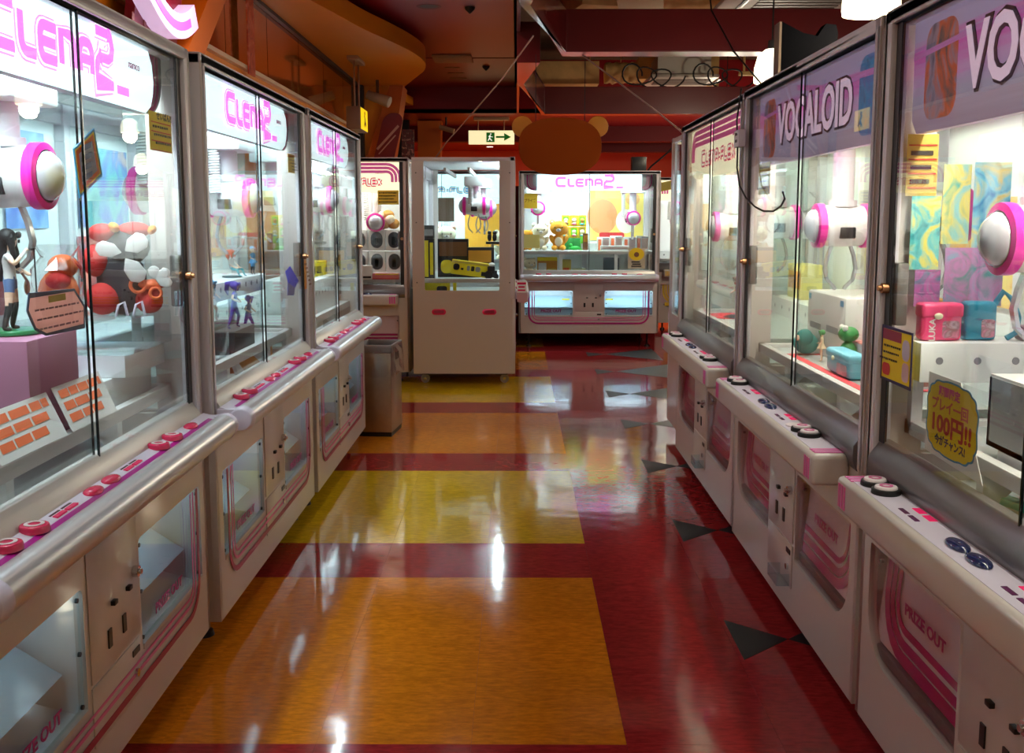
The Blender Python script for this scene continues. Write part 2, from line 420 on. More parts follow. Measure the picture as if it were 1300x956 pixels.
# slanted pillars on the left wall and at the corner
def slant(name, x0, x1, yb0, yb1, yt0, yt1, zb, zt, m):
    return struct(MB().add([(x0, yb0, zb), (x1, yb0, zb), (x1, yb1, zb), (x0, yb1, zb), (x0, yt0, zt), (x1, yt0, zt), (x1, yt1, zt), (x0, yt1, zt)],
        [(0, 3, 2, 1), (4, 5, 6, 7), (0, 1, 5, 4), (1, 2, 6, 5), (2, 3, 7, 6), (3, 0, 4, 7)]).obj(name, m))
slant('pillar_slanted', -2.03, -1.86, 5.35, 5.62, 6.65, 6.95, 2.1, 3.23, ORANGED)
struct(MB().prism([(-2.05, 2.0), (-1.66, 2.0), (-1.46, 3.23), (-1.63, 3.23)], 0.5, 'y', 13.1).obj('pillar_corner', ORANGED))
struct(MB().prism([(-1.6, 0.0), (-1.32, 0.0), (-1.22, 3.1), (-1.6, 3.1)], 0.35, 'y', 16.4).obj('pillar_far', ORANGED))
struct(MB().box(-2.6, -1.75, 16.5, 16.6, 0, 3.2).obj('wall_dark_opening', DARK))  # flat dark panel stands in for the darkness of the opening

# open plenum framed by two red beams with a canted corner
def canted_beam(name, pts, zb, zt, th):
    n = len(pts); mb = MB()
    outer = []
    for i, p in enumerate(pts):
        a = pts[max(i - 1, 0)]; b = pts[min(i + 1, n - 1)]
        t = Vector((b[0] - a[0], b[1] - a[1])).normalized(); outer.append((p[0] - t.y * th * 0 + (-t.y) * 0, p[1]))
    off = [(p[0] + d[0], p[1] + d[1]) for p, d in zip(pts, [(th, 0), (0.07, 0.10), (-0.02, th), (0, th)])]
    vs = [(x, y, zb) for x, y in pts] + [(x, y, zb) for x, y in off] + [(x, y, zt) for x, y in pts] + [(x, y, zt) for x, y in off]
    fs = []
    for i in range(n - 1):
        fs += [(i, i + 1, n + i + 1, n + i), (2 * n + i, 3 * n + i, 3 * n + i + 1, 2 * n + i + 1), (i, 2 * n + i, 2 * n + i + 1, i + 1), (n + i, n + i + 1, 3 * n + i + 1, 3 * n + i)]
    fs += [(0, n, 3 * n, 2 * n), (n - 1, 3 * n - 1, 4 * n - 1, 2 * n - 1)]
    mb.add(vs, fs)
    return struct(mb.obj(name, REDB, smooth=0, bevel=0.006))
canted_beam('beam_near', [(0.015, 4.6), (0.015, 6.33), (0.39, 8.14), (6.0, 8.14)], 2.85, 3.18, 0.24)
canted_beam('beam_middle', [(0.0, 8.7), (0.0, 10.0), (0.35, 12.9), (6.0, 12.9)], 2.85, 3.19, 0.2)
struct(MB().box(-0.0, 0.03, -2, 15.4, 3.1, 3.9).obj('beam_side', REDB))

# things up in the plenum
def duct(label, c, s, rz=0.0, m=BROWN, name='duct', cat='duct', group=None):
    b = MB().box(-s[0] / 2, s[0] / 2, -s[1] / 2, s[1] / 2, 0, s[2])
    for sx in (-.4, .4): b.box(s[0] * sx - .004, s[0] * sx + .004, -.01, .01, s[2] - .01, 3.9 - c[2])      # hanger straps
    o = b.obj(name, m, None, c, (0, 0, rz), bevel=0.015); return tag(o, label, cat, group)
duct('brown plenum duct box nearest the canted corner of the near red beam', (0.78, 9.6, 3.42), (0.62, 0.8, 0.3), 0.25)
duct('pale slanted board lying on brown duct above near red beam', (1.12, 9.3, 3.4), (0.4, 0.9, 0.05), -0.15, mat('board_beige', rgb(196, 168, 128), 0.7), 'ceiling_board', 'board')
duct('long brown duct box seen under the near beam, above the bear shaped board', (0.62, 14.2, 3.34), (0.98, 0.8, 0.3), 0.0)
duct('short brown duct box behind the cable loops in the open ceiling', (2.1, 14.75, 3.5), (0.75, 0.5, 0.3), 0.0)
duct('thin yellowish timber post in the open ceiling beside cable loops', (2.75, 14.4, 3.38), (0.16, 0.12, 0.52), 0.0, mat('timber', rgb(214, 178, 110), 0.7), 'timber_post', 'post')
tag(MB().box(-.45, .45, -.04, .04, 0, .05).box(-.4, -.37, -.01, .01, .05, .48).box(.37, .4, -.01, .01, .05, .48).obj('timber_bar', M['timber'], None, (3.4, 13.6, 3.42), bevel=.004), 'horizontal yellow timber bar in open ceiling near pendant lamp', 'bar')
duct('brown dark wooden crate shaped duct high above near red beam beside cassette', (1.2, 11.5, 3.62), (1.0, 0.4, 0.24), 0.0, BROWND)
def wrapped(label, c, r, L, rz):
    mb = MB(); n, m = 18, 12; vs = []; fs = []
    for i in range(m + 1):
        for k in range(n):
            t = 2 * PI * k / n; q = r * (1 + 0.10 * math.sin(i * 2.1 + k) + 0.06 * math.sin(3 * k + i))
            vs.append((L * (i / m - .5), q * math.cos(t), r + q * 0.8 * math.sin(t)))
    for i in range(m):
        for k in range(n): fs.append((i * n + k, i * n + (k + 1) % n, (i + 1) * n + (k + 1) % n, (i + 1) * n + k))
    fs += [tuple(range(n)), tuple(m * n + k for k in range(n))]
    mb.box(-.004, .004, -.01, .01, r, 3.9 - c[2])
    o = mb.add(vs, fs).obj('wrapped_duct', BROWN, None, c, (0, 0, rz), smooth=1.2); return tag(o, label, 'duct')
wrapped('bulging brown insulation wrapped duct above the near red beam beside ceiling cassette', (1.62, 9.7, 3.42), 0.17, 0.75, 0.2)
wrapped('crumpled brown wrapped duct below the near beam, left of cable loops', (1.42, 14.0, 3.34), 0.17, 0.44, 0.0)
def cassette(label, c, s):
    t = thing('ceiling_air_conditioner', label, 'air conditioner', c)
    W_ = mat('cassette_white', rgb(196, 186, 172), 0.5)
    MB().box(-s / 2, s / 2, -.45, .45, 0, .05).obj('face_panel', W_, t, bevel=.03)
    MB().box(-s / 2 + .1, s / 2 - .1, -.35, .35, .05, .3).obj('housing', W_, t)
    for k in range(5): MB().box(-.36, .36, -.3 + k * .11, -.24 + k * .11, -.012, .0).obj('grille_slat', mat('slat_grey', rgb(120, 110, 100), 0.6), t)
    for sx in (-1, 1): MB().box(sx * .47 - .025, sx * .47 + .025, -.32, .32, -.008, 0).obj('louvre', DARK, t, bevel=.006)
    return t
cassette('white ceiling cassette air conditioner hanging above near red beam beside pendant lamp', (2.4, 8.95, 3.36), 1.3)
cassette('white ceiling cassette half hidden behind black cable loops', (2.2, 13.8, 3.36), 0.9)
def cable(label, pts, r, m=BLACK, name='cable'):
    o = MB().tube(pts, r, 6).obj(name, m, smooth=1.2); return tag(o, label, 'cable')
for i, (x0, lab) in enumerate(((1.42, 'looped black cable bundle lying on the middle red beam, nearest the duct'), (2.32, 'looped black cable bundle lying on middle red beam, nearest the timber post'))):
    pts = []
    for k in range(49):
        a = k / 48 * 2 * PI * 3
        pts.append((x0 + 0.55 * k / 48 + 0.17 * math.cos(a), 13.0, 3.33 + 0.12 * math.sin(a) * (1 + 0.3 * math.sin(k * .3))))
    cable(lab, pts, 0.011)
cable('pale cord hanging from near beam corner down to the white cabinet top', [(0.12, 7.5, 2.86), (-0.12, 8.3, 2.66), (-0.42, 9.0, 2.43), (-0.66, 9.6, 2.26), (-0.84, 10.3, 2.13)], 0.006, mat('cord_pale', rgb(190, 160, 150), .6), 'cord')
cable('pale cord stretched from near red beam to top of the far right machine', [(0.53, 8.3, 2.85), (0.8, 7.8, 2.55), (1.0, 7.2, 2.28), (1.12, 6.9, 2.12)], 0.006, M['cord_pale'], 'cord')
cable('thin black wire hanging in front of near beam by the screen', [(1.45, 8.0, 3.6), (1.47, 7.8, 3.1), (1.52, 7.2, 2.7), (1.56, 6.3, 2.3), (1.55, 5.9, 2.1)], 0.006, BLACK, 'wire')
cable('black cable rising from far cabinet top toward the last right machine', [(1.57, 12.1, 2.11), (1.62, 12.2, 2.16), (1.85, 12.4, 2.34), (2.0, 12.5, 2.5)], 0.012)

# ceiling fixtures
def pendant(t, r, h, watts=None):
    MB().lathe([(r * .97, 0), (r, .02), (r * .97, h * .45), (r * .8, h * .8), (r * .4, h), (.02, h * 1.03)], n=28).obj('shade', mat('shade_glow', (1, .93, .70), .4, emit=2.6), t, smooth=1.0)
    MB().lathe([(.001, .04), (r * .96, .03)], n=28).obj('diffuser', M['shade_glow'], t)
    MB().cyl((0, 0, h), (0, 0, h + .06), .03).obj('cap', DARK, t)
    MB().cyl((0, 0, h + .05), (0, 0, 3.9 - t.location.z), .006, n=6).obj('flex', BLACK, t)
    ld = bpy.data.lights.new('pendant_bulb', 'POINT'); ld.energy = watts or PENDANT_W; ld.color = (1, .88, .66); ld.shadow_soft_size = r * .7
    lo = bpy.data.objects.new('pendant_bulb', ld); COL.objects.link(lo); lo.parent = t; lo.location = (0, 0, -.05)
def downlight(label, loc, lit, r=.09, watts=None):
    t = thing('downlight', label, 'downlight', loc, 0, 'ceiling downlights')
    MB().lathe([(r * .8, 0.0), (r, -.004), (r * 1.08, 0.0)], n=20).obj('trim_ring', mat('trim_maroon', rgb(120, 50, 50), .5), t)
    MB().lathe([(0.001, .002), (r * .8, .002)], n=20).obj('lens', mat('lens_lit', (1, .9, .72), .4, emit=9.0) if lit else DARK, t)
    if lit:
        ld = bpy.data.lights.new('downlight_lamp', 'SPOT'); ld.energy = watts or DOWNLIGHT_W; ld.color = (1.0, 0.86, 0.68)
        ld.spot_size = 2.5; ld.spot_blend = 0.8; ld.shadow_soft_size = 0.08
        lo = bpy.data.objects.new('downlight_lamp', ld); COL.objects.link(lo); lo.parent = t; lo.location = (0, 0, -.03)
    return t
downlight('unlit dark round downlight in red ceiling above the aisle', (-0.82, 9.61, 3.497), False, .11)
for lab, p in (('lit ceiling downlight over the near aisle tiles', (-0.5, 3.2, 3.497)), ('lit ceiling downlight over the middle of the aisle', (-0.5, 6.0, 3.497)),
               ('lit ceiling downlight behind the camera end of the aisle', (-0.5, 0.6, 3.497)), ('added unseen ceiling downlight over the windowed side of the far left machine', (-0.5, 8.3, 3.497))):
    downlight(lab, p, True)  # the last one is added out of view to light the far fronts
for i, (lab, p) in enumerate((('small added downlight washing the orange back wall beyond the last right machine', (3.2, 22.6, 3.117)), ('small added downlight washing the orange back wall over far machine', (1.6, 22.6, 3.117)), ('small added downlight washing the orange back wall behind exit sign', (-.6, 22.6, 3.117)), ('small lit downlight in far ceiling, above the right half of bear shaped board', (1.0, 20.8, 3.117)), ('small lit downlight in the far ceiling over the black box', (1.8, 21.2, 3.117)),  # first three are added to brighten the back wall
       ('small lit downlight in far ceiling near the last right machine', (2.9, 21.2, 3.117)), ('small lit downlight in the far ceiling left of the green exit sign', (-0.55, 18.6, 3.117)))):
    downlight(lab, p, True, .1, FAR_W)
# unseen pendants added to brighten the ceilings, ducts and back wall
for k, (p, lab) in enumerate((((3.4, 5.2, 2.55), 'added unseen pendant lamp over the next aisle behind the banner machines'), ((2.6, 10.6, 2.7), 'added unseen pendant lamp over next aisle between the two red beams'), ((3.0, 14.6, 2.75), 'added unseen pendant lamp beyond the middle red beam under brown ducts'),
                              ((-.7, -1.0, 2.75), 'added unseen pendant lamp by the entrance, left side'), ((.8, -1.0, 2.75), 'added unseen pendant lamp by the entrance, right side'), ((3.6, 16.8, 2.4), 'added unseen pendant lamp far back near the orange wall'))):
    pendant(thing('pendant_lamp', lab, 'lamp', p, 0, 'added unseen pendant lamps'), .13, .2, 85.0 if p[1] > 10 and p[1] < 15 else ADDED_PENDANT_W if p[1] > 0 else 20.0)
t = tag(MB().box(-.24, .24, -.27, .27, -.02, 0).box(-.17, .17, -.2, .2, -.026, -.018).obj('ceiling_vent', mat('vent_tan', rgb(176, 140, 104), .6), None, (-0.79, 12.63, 3.498), bevel=.004), 'tan rectangular air vent set in the red ceiling', 'vent')
for k, (x, y) in enumerate(((-.85, 13.4), (-.82, 13.9), (-.8, 14.4))):
    lab = ('first pale slot in the red ceiling beyond tan vent', 'second pale slot in the red ceiling beyond tan vent', 'third and widest pale slot in red ceiling beyond tan vent')[k]
    tag(MB().box(-.1 - .02 * k, .1, -.02, .02, -.008, 0).obj('ceiling_slot', M['vent_tan'], None, (x, y, 3.499)), lab, 'slot', 'pale slots in the red ceiling')
for x, y, lab in ((-.44, 9.65, 'small dark sprinkler head in red ceiling beside unlit downlight'), (-.4, 13.3, 'small dark sprinkler head in the red ceiling beyond the tan vent')):
    tag(MB().lathe([(.05, 0), (.045, -.02), (.015, -.05), (.001, -.06)]).obj('sprinkler', DARK, None, (x, y, 3.499)), lab, 'sprinkler')
t = thing('pendant_lamp', 'large glowing white pendant lamp hanging above the nearest right machines', 'lamp', (1.68, 4.9, 2.5))
pendant(t, .135, .2)
t = thing('pendant_lamp', 'smaller glowing white pendant lamp half behind the black screen', 'lamp', (1.74, 7.0, 2.46))
pendant(t, .12, .22)
# black screen seen from behind on top of the second right machine
t = thing('screen', 'black flat screen seen from behind above the right row', 'screen', (1.45, 5.18, 2.096))
MB().prism([(-.13, .0), (-.13, .415), (-.02, .36), (.05, .345), (.09, .405), (.14, .40), (.15, .36), (.14, .0)], .09, 'y', -.05).obj('housing', mat('screen_black', (.004, .004, .005), .9, spec=0.0), t)
MB().box(-.142, -.13, -.05, .05, 0, .415).obj('side_edge', mat('edge_taupe', rgb(120, 100, 84), .6), t)
# exit signs
t = thing('exit_sign', 'lit green and white exit sign with running man and arrow', 'sign', (-0.40, 16.0, 2.70))
MB().box(-.36, .36, 0, .1, 0, .21).obj('housing', mat('exit_housing', rgb(230, 214, 150), .4, emit=.9, ecol=(1, .88, .5)), t, bevel=.004)
GREEN = mat('exit_green', rgb(0, 120, 30), .4, emit=.25)
MB().band([(.07, .11), (.24, .11)], .03, .002, 'y', -.002).prism([(.2, .05), (.31, .11), (.2, .17), (.2, .13), (.235, .11), (.2, .09)], .002, 'y', -.003).obj('arrow', GREEN, t, smooth=0)
MB().box(-.08, .05, -.003, 0, .03, .18).obj('door_symbol', GREEN, t, smooth=0)
MB().ell((-.01, -.005, .155), (.012, .003, .012)).band([(-.02, .14), (-.03, .09), (.01, .05)], .018, .002, 'y', -.0055).band([(-.03, .09), (-.055, .05)], .016, .002, 'y', -.0055).band([(-.05, .12), (.02, .11)], .013, .002, 'y', -.0055).obj('running_man', mat('exit_white', (.9, .9, .8), .4, emit=.6), t, smooth=0)
for x in (-.21, .2): MB().cyl((x, .05, .21), (x, .05, .42), .008, n=6).obj('rod', mat('rod_tan', rgb(160, 110, 80), .5), t)
MB().box(-.28, .28, -.02, .12, .37, .42).obj('mount', M['vent_tan'], t, bevel=.008)
t = thing('exit_sign', 'yellow faced guidance sign box hung from orange soffit above left row', 'sign', (-1.72, 10.7, 2.47))
MB().box(-.075, .075, 0, .5, 0, .24).obj('housing', mat('sign_grey', rgb(150, 120, 100), .5), t, bevel=.004)
MB().box(.075, .079, .02, .48, .01, .23).obj('face', mat('face_yellow', rgb(250, 210, 0), .4, emit=.9), t)
MB().ell((.081, .27, .19), (.003, .025, .025)).band([(.25, .17), (.3, .11), (.24, .05)], .035, .002, 'x', .079).band([(.3, .11), (.36, .06)], .03, .002, 'x', .079).obj('pictogram', INK, t, smooth=0)
for yy in (.1, .4): MB().cyl((0, yy, .24), (0, yy, .76), .012, n=6).obj('rod', M['rod_tan'], t)
MB().box(-.06, .06, 0, .5, .72, .76).obj('mount', M['vent_tan'], t, bevel=.005)
# spot lamp on the corner soffit
t = thing('spotlight', 'small white spotlight clamped under the orange soffit corner', 'spotlight', (-1.72, 12.6, 3.23))
MB().cyl((0, 0, 0), (0, 0, -.16), .02, n=8).obj('stem', BROWND, t)
MB().cyl((-.12, -.04, -.18), (.16, -.1, -.28), .055, .07, n=14).obj('head', mat('spot_white', rgb(190, 170, 150), .5), t, bevel=.006)
t = thing('spotlight', 'small tan spotlight on the far red ceiling left of exit sign', 'spotlight', (-1.12, 16.1, 3.12))
MB().cyl((0, 0, 0), (0, 0, -.12), .015, n=8).obj('stem', DARK, t)
MB().cyl((-.1, -.04, -.15), (.13, -.08, -.22), .04, n=12).obj('head', M['vent_tan'], t)
# black box on the far cabinet
tag(MB().box(-.085, .085, -.08, .08, 0, .17).box(-.07, .07, -.085, -.08, .02, .15).obj('speaker_box', DARK, None, (1.46, 12.15, 2.096), bevel=.006), 'black speaker box standing on the far prize machine', 'speaker')
# hanging board: plain brown cut-out with two round tabs
t = thing('hanging_board', 'large plain brown rounded board with two ear tabs hanging over aisle', 'board', (0.355, 8.32, 1.9))
BRB = mat('board_brown', rgb(138, 58, 8), .8, spec=.1, noise=.12, nscale=2)
out = [(.34 * math.copysign(abs(math.cos(a)) ** .85, math.cos(a)), .225 + .232 * math.copysign(abs(math.sin(a)) ** .8, math.sin(a))) for a in [2 * PI * k / 48 for k in range(48)]]
MB().prism(out, .03, 'y', 0).obj('panel', BRB, t, bevel=.004)
for s in (-1, 1):
    MB().prism([(s * .31 + .085 * math.cos(a), .385 + .085 * math.sin(a)) for a in [2 * PI * k / 24 for k in range(24)]], .026, 'y', .008).obj('ear_tab', mat('board_tan', rgb(196, 122, 20), .6), t, bevel=.003)
    MB().cyl((s * .2, .015, .43), (s * .2, .015, .96), .003, n=6).obj('hanger', DARK, t)
# lit curved wall sign and red panel on the slanted pillar, red banners
t = thing('wall_sign', 'curved lit pink and white sign on dark red wall panel', 'sign', (-1.95, 4.93, 2.1))
MB().prism([(0, .0), (.62, 0), (.95, .75), (.3, .75)], .05, 'x', 0).obj('panel', mat('sign_crimson', rgb(128, 8, 36), .4), t)
pts = [(.10 + .78 * k / 14, .62 - .16 * math.sin(PI * k / 14 * .9)) for k in range(15)]
MB().band(pts, .13, .09, 'x', .05).obj('light_box', mat('sign_lit', rgb(226, 204, 240), .4, emit=.55), t, smooth=1.0)
MB().band([(a, b) for a, b in pts[2:13]], .045, .004, 'x', .14).obj('lettering', mat('sign_pink', rgb(236, 90, 214), .4, emit=.8), t, smooth=1.0)
ld = bpy.data.lights.new('sign_lamp', 'POINT'); ld.energy = 14; ld.color = (1, .86, .96); ld.shadow_soft_size = .12
lo = bpy.data.objects.new('sign_lamp', ld); COL.objects.link(lo); lo.parent = t; lo.location = (.42, .45, .62)
for k in range(4): MB().band([(.16 + .16 * k, .45), (.06 + .16 * k, .02)], .03, .004, 'x', .05).obj('painted_light_beam', mat('light_beam_tan', rgb(150, 78, 70), .5), t)  # tan bands paint the light beams on the panel
t = tag(MB().box(0, .012, -.09, .09, 0, .62).obj('banner', art_mat('banner_red', [rgb(150, 20, 20), rgb(190, 70, 16), rgb(226, 140, 110)], 9), None, (-1.99, 7.65, 2.6)), 'narrow red printed banner hanging on the mirrored wall', 'banner')
t = thing('banner', 'rounded dark red board with pale writing leaning on the orange corner pillar', 'banner', (-1.78, 13.06, 2.1))
MB().prism([(x * .9 + .25 * z, z) for x, z in rrect(-.13, .16, .05, .78, (.02, .02, .13, .13), 6)], .03, 'y', 0).obj('board', mat('banner_crimson', rgb(128, 10, 26), .4), t)
MB().band([(-.02, .32), (.26, .62)], .03, .003, 'y', -.003).band([(.0, .26), (.22, .5)], .015, .003, 'y', -.003).obj('lettering', mat('banner_ink', rgb(210, 160, 150), .5), t, smooth=0)
tag(MB().box(-.08, .08, 0, .02, 0, .55).obj('banner', art_mat('banner_dark', [rgb(110, 16, 16), rgb(60, 10, 10), rgb(200, 130, 110)], 14), None, (-1.40, 13.04, 2.12)), 'narrow dark red banner with pale marks beside the corner pillar', 'banner')

# ------------------------------------------------------------------ crane machines (local frame: front faces -y, x across, front plane y=0)
LIT = {k: mat('header_lit_' + k, c, .35, emit=e, ecol=c) for k, c, e in (('cool', (.76, .95, 1.0), 1.7), ('warm', (1.0, .93, .62), 1.15))}
TUBE = {k: mat('tube_' + k, c, .4, emit=14.0, ecol=c) for k, c in LIGHTW.items()}
LETP = mat('letter_pink', rgb(255, 90, 235), .4, emit=1.5, ecol=rgb(255, 128, 248))
LETL = mat('letter_lilac', rgb(255, 170, 240), .4, emit=1.0, ecol=rgb(255, 176, 246))
LETW = mat('letter_white', (1, .93, 1), .4, emit=1.4)
LETB = mat('letter_blue', rgb(20, 160, 225), .4, emit=.7)
LETR = mat('letter_rose', rgb(236, 70, 120), .4, emit=.45)
HGREY = mat('header_grey', rgb(172, 178, 182), .4)
FLAP = mat('flap_pink', rgb(232, 208, 210), .16, coat=.6)
CHUTE = mat('chute_white', rgb(224, 226, 228), .45)
HEADW = mat('crane_white', rgb(226, 224, 222), .3, coat=.4)
DOME = mat('dome_grey', rgb(190, 188, 196), .12, coat=1.0)
STEEL = mat('claw_steel', rgb(205, 205, 208), .25, .7)
VOCB = None

def vocaloid_mat():
    m = bpy.data.materials.new('banner_print'); m.use_nodes = True; nt = m.node_tree; b = nt.nodes['Principled BSDF']
    tc = nt.nodes.new('ShaderNodeTexCoord'); sx = nt.nodes.new('ShaderNodeSeparateXYZ'); nt.links.new(tc.outputs['Generated'], sx.inputs[0])
    n = nt.nodes.new('ShaderNodeTexNoise'); n.inputs['Scale'].default_value = 4; mp = nt.nodes.new('ShaderNodeMapping'); mp.inputs['Scale'].default_value = (.6, 1, 5)
    nt.links.new(tc.outputs['Generated'], mp.inputs[0]); nt.links.new(mp.outputs[0], n.inputs['Vector'])
    ad = nt.nodes.new('ShaderNodeMath'); ad.operation = 'MULTIPLY_ADD'; ad.inputs[1].default_value = .35; nt.links.new(n.outputs['Fac'], ad.inputs[0]); nt.links.new(sx.outputs['Z'], ad.inputs[2])
    rp = nt.nodes.new('ShaderNodeValToRGB'); cr = rp.color_ramp
    cols = [(.15, rgb(150, 132, 160)), (.5, rgb(176, 160, 186)), (.75, rgb(196, 150, 196)), (1.0, rgb(206, 92, 176)), (1.2, rgb(176, 160, 196))]
    cr.elements[0].position, cr.elements[0].color = .12, (*cols[0][1], 1); cr.elements[1].position, cr.elements[1].color = 1.0, (*cols[4][1], 1)
    for p, c in ((.45, cols[1][1]), (.65, cols[2][1]), (.85, cols[3][1])): e = cr.elements.new(p); e.color = (*c, 1)
    nt.links.new(ad.outputs[0], rp.inputs[0]); nt.links.new(rp.outputs[0], b.inputs['Base Color']); nt.links.new(rp.outputs[0], b.inputs['Emission Color'])
    b.inputs['Emission Strength'].default_value = .42; b.inputs['Roughness'].default_value = .3
    return m

def header_clena(t, W, x_in):
    hw = W / 2 - .055
    hp = link('header_panel', plate_mesh('header_panel', rrect(-hw, hw, 1.865, 2.055, (.13, .13, .01, .01), 7), [], .03, .075, HGREY), t)
    lw = hw - .16
    prof = [(.075, 1.865), (.058, 1.885), (.05, 1.92), (.047, 1.96), (.05, 2.01), (.06, 2.052), (.075, 2.052)]
    MB().prism(prof, 2 * lw, 'x', -lw).obj('header_light_box', LIT['cool'], t, smooth=.9)
    for s in (-1, 1):
        for k, (dx, wd, m_) in enumerate(((.045, .016, MAG), (.075, .009, PINK), (.098, .007, PINK))):
            r = .085 - .012 * k
            path = [(s * (hw - dx), 2.05)] + [(s * (hw - dx - r + r * math.cos(a)), 1.878 + .012 * k + r - r * math.sin(a)) for a in [PI / 2 * q / 6 for q in range(7)]]
            MB().band(path, wd, .002, 'y', .072).obj('header_stripe', m_, hp, smooth=0)
    for nm, wd, m_, y in (('letter_outline', .056, LETL, .0455), ('letter_gap', .044, LETW, .044), ('letter_core', .032, LETP, .0425)):
        mb = MB(); x = strokes(mb, 'CLENA', -.40, 1.905, .118, wd * .8, .002, y, wide=.565); strokes(mb, '2', x + .0, 1.89, .135, wd * .8, .002, y, wide=.145)
        mb.obj(nm, m_, hp, smooth=0)
    mb = MB(); mb.box(.315, .40, .043, .045, 1.888, 1.912); mb.obj('letter_tag', LETP, hp)
    link('maker_lettering', text_mesh('namco', .034, .001, MAG), hp, (.46, .047, 1.985))
    return hp
def header_flex(t, W, blue=False):
    hw = W / 2 - .055
    hp = MB().prism([(.10, 1.775), (.085, 1.775), (.062, 1.80), (.055, 1.86), (.055, 2.053), (.10, 2.053)], 2 * hw, 'x', -hw).obj('header_light_box', LIT['cool' if blue else 'warm'], t, smooth=.9)
    mat('flex_pink', rgb(238, 100, 170), .4, emit=.4)
    for k, m_ in () if blue else enumerate((mat('flex_pink', rgb(238, 100, 170), .4, emit=.4), M['flex_pink'], M['flex_pink'])):
        z = 2.035 - .034 * k; r = .12 - .034 * k; xe = hw - .03 - .034 * k
        path = [(-xe, 1.87), (-xe, z - r)] + [(-xe + r - r * math.cos(a), z - r + r * math.sin(a)) for a in [PI / 2 * q / 6 for q in range(1, 7)]] + [(xe - r + r * math.sin(a), z - r + r * math.cos(a)) for a in [PI / 2 * q / 6 for q in range(0, 7)]] + [(xe, 1.87)]
        MB().band(path, .026, .002, 'y', .0525).obj('header_stripe', m_, hp, smooth=0)
    wd = min(.9, W - .5)
    mb = MB(); strokes(mb, 'CLENA-FLEX', -wd / 2, 1.835, .085, .03, .002, .0535, wide=wd); mb.obj('letter_outline', LETB if blue else LETR, hp, smooth=0)
    mb = MB(); strokes(mb, 'CLENA-FLEX', -wd / 2, 1.835, .085, .011, .002, .052, wide=wd); mb.obj('letter_core', mat('letter_cream', (1, .95, .75), .4, emit=.8), hp, smooth=0)
    link('maker_lettering', text_mesh('namco', .032, .001, MAG), hp, (wd / 2 - .02, .0535, 1.955))
    return hp
def header_vocaloid(t, W):
    global VOCB
    VOCB = VOCB or vocaloid_mat()
    hw = W / 2 - .06
    hp = link('header_banner', MB().prism([(.10, 1.765), (.075, 1.765), (.062, 1.80), (.06, 2.052), (.10, 2.052)], 2 * hw, 'x', -hw).mesh('header_banner', VOCB, .9), t)
    for nm, b_, m_, dy in (('letter_dark_outline', .013, mat('letter_plum', rgb(72, 34, 66), .5), .0), ('letter_face', .0045, mat('letter_rosewhite', rgb(250, 214, 238), .4, emit=.5), -.003)):  # dark printed outline behind the pale letter faces
        link(nm, text_mesh('VOCALOID', .205, .002, m_, bold=b_, width=.90 + b_), hp, (.0, .0585 + dy, 1.905))
    # plain blocks of ink where the banner carries drawings
    for x, w_, cols, nm in ((-.60, .19, [rgb(96, 88, 110), rgb(150, 130, 150), rgb(206, 92, 50), rgb(110, 90, 90)], 'ink_rust'), (.60, .20, [rgb(70, 60, 110), rgb(60, 140, 190), rgb(90, 110, 170), rgb(160, 120, 150)], 'ink_blue')):
        MB().prism(rrect(x - w_ / 2, x + w_ / 2, 1.79, 2.03, .05), .001, 'y', .0592).obj('print_patch', art_mat(nm, cols, 5, .35, 2.5), hp, smooth=0)
    MB().band([(-.2, 2.03), (.1, 1.99), (hw, 1.97)], .02, .001, 'y', .0591).band([(-hw, 1.96), (-.2, 1.985), (.35, 1.93)], .014, .001, 'y', .0591).obj('print_streak', mat('streak_rose', rgb(214, 130, 196), .4, emit=.3), hp, smooth=0)
    return hp

def crane(t, x, y, z, coil=True, low=0.0):
    h = link('crane_head', MB().lathe([(.001, -.118), (.045, -.116), (.074, -.104), (.080, -.07), (.084, 0), (.080, .07), (.074, .104), (.045, .116), (.001, .118)], axis='y', n=24).mesh('crane_head', HEADW, 1.0), t, (x, y, z))
    for s in (-1, 1):
        MB().lathe([(.078, s * .078), (.088, s * .08), (.088, s * .108), (.07, s * .112)], axis='y', n=24).obj('pink_ring', HOT, h, smooth=.9)
        MB().lathe([(.066, s * .11), (.064, s * .122), (.045, s * .14), (.02, s * .15), (.001, s * .152)], axis='y', n=20).obj('dome', DOME, h, smooth=1.0)
        MB().box(s * .06, s * .086, -.03, .03, -.05, -.005).obj('claw_hinge', DARK, h, bevel=.004)
        MB().band([(s * .034, -.07), (s * .052, -.12), (s * .062, -.17), (s * .052, -.215), (s * .022, -.245), (s * .018, -.255)], .010, .022, 'x', -.011).obj('claw_arm', STEEL, h, smooth=.9)
    MB().cyl((0, 0, .07), (0, 0, 1.86 - z), .042, n=18).cyl((0, 0, .075), (0, 0, .1), .055, n=18).obj('column', FRAMEW, h)
    MB().box(-.14, .14, -.09, .09, 1.84 - z, 1.93 - z).obj('carriage', INNER, h, bevel=.008)
    if coil:
        pts = [(-.11 + .022 * math.cos(a), .03 + .022 * math.sin(a), .02 + (1.82 - z) * (k / 120) + .0) for k, a in [(k, k / 120 * 2 * PI * 16) for k in range(121)]]
        MB().tube(pts, .0055, 5).obj('coiled_cable', mat('cable_white', rgb(215, 215, 215), .4), h, smooth=1.2)
        MB().tube([(-.11, .03, .03), (-.09, .02, .0), (-.07, .0, .06)], .0055, 5).obj('cable_tail', M['cable_white'], h, smooth=1.2)
    return h

SHARED = {}
def shared(key, fn):
    if key not in SHARED: SHARED[key] = fn()
    return SHARED[key]

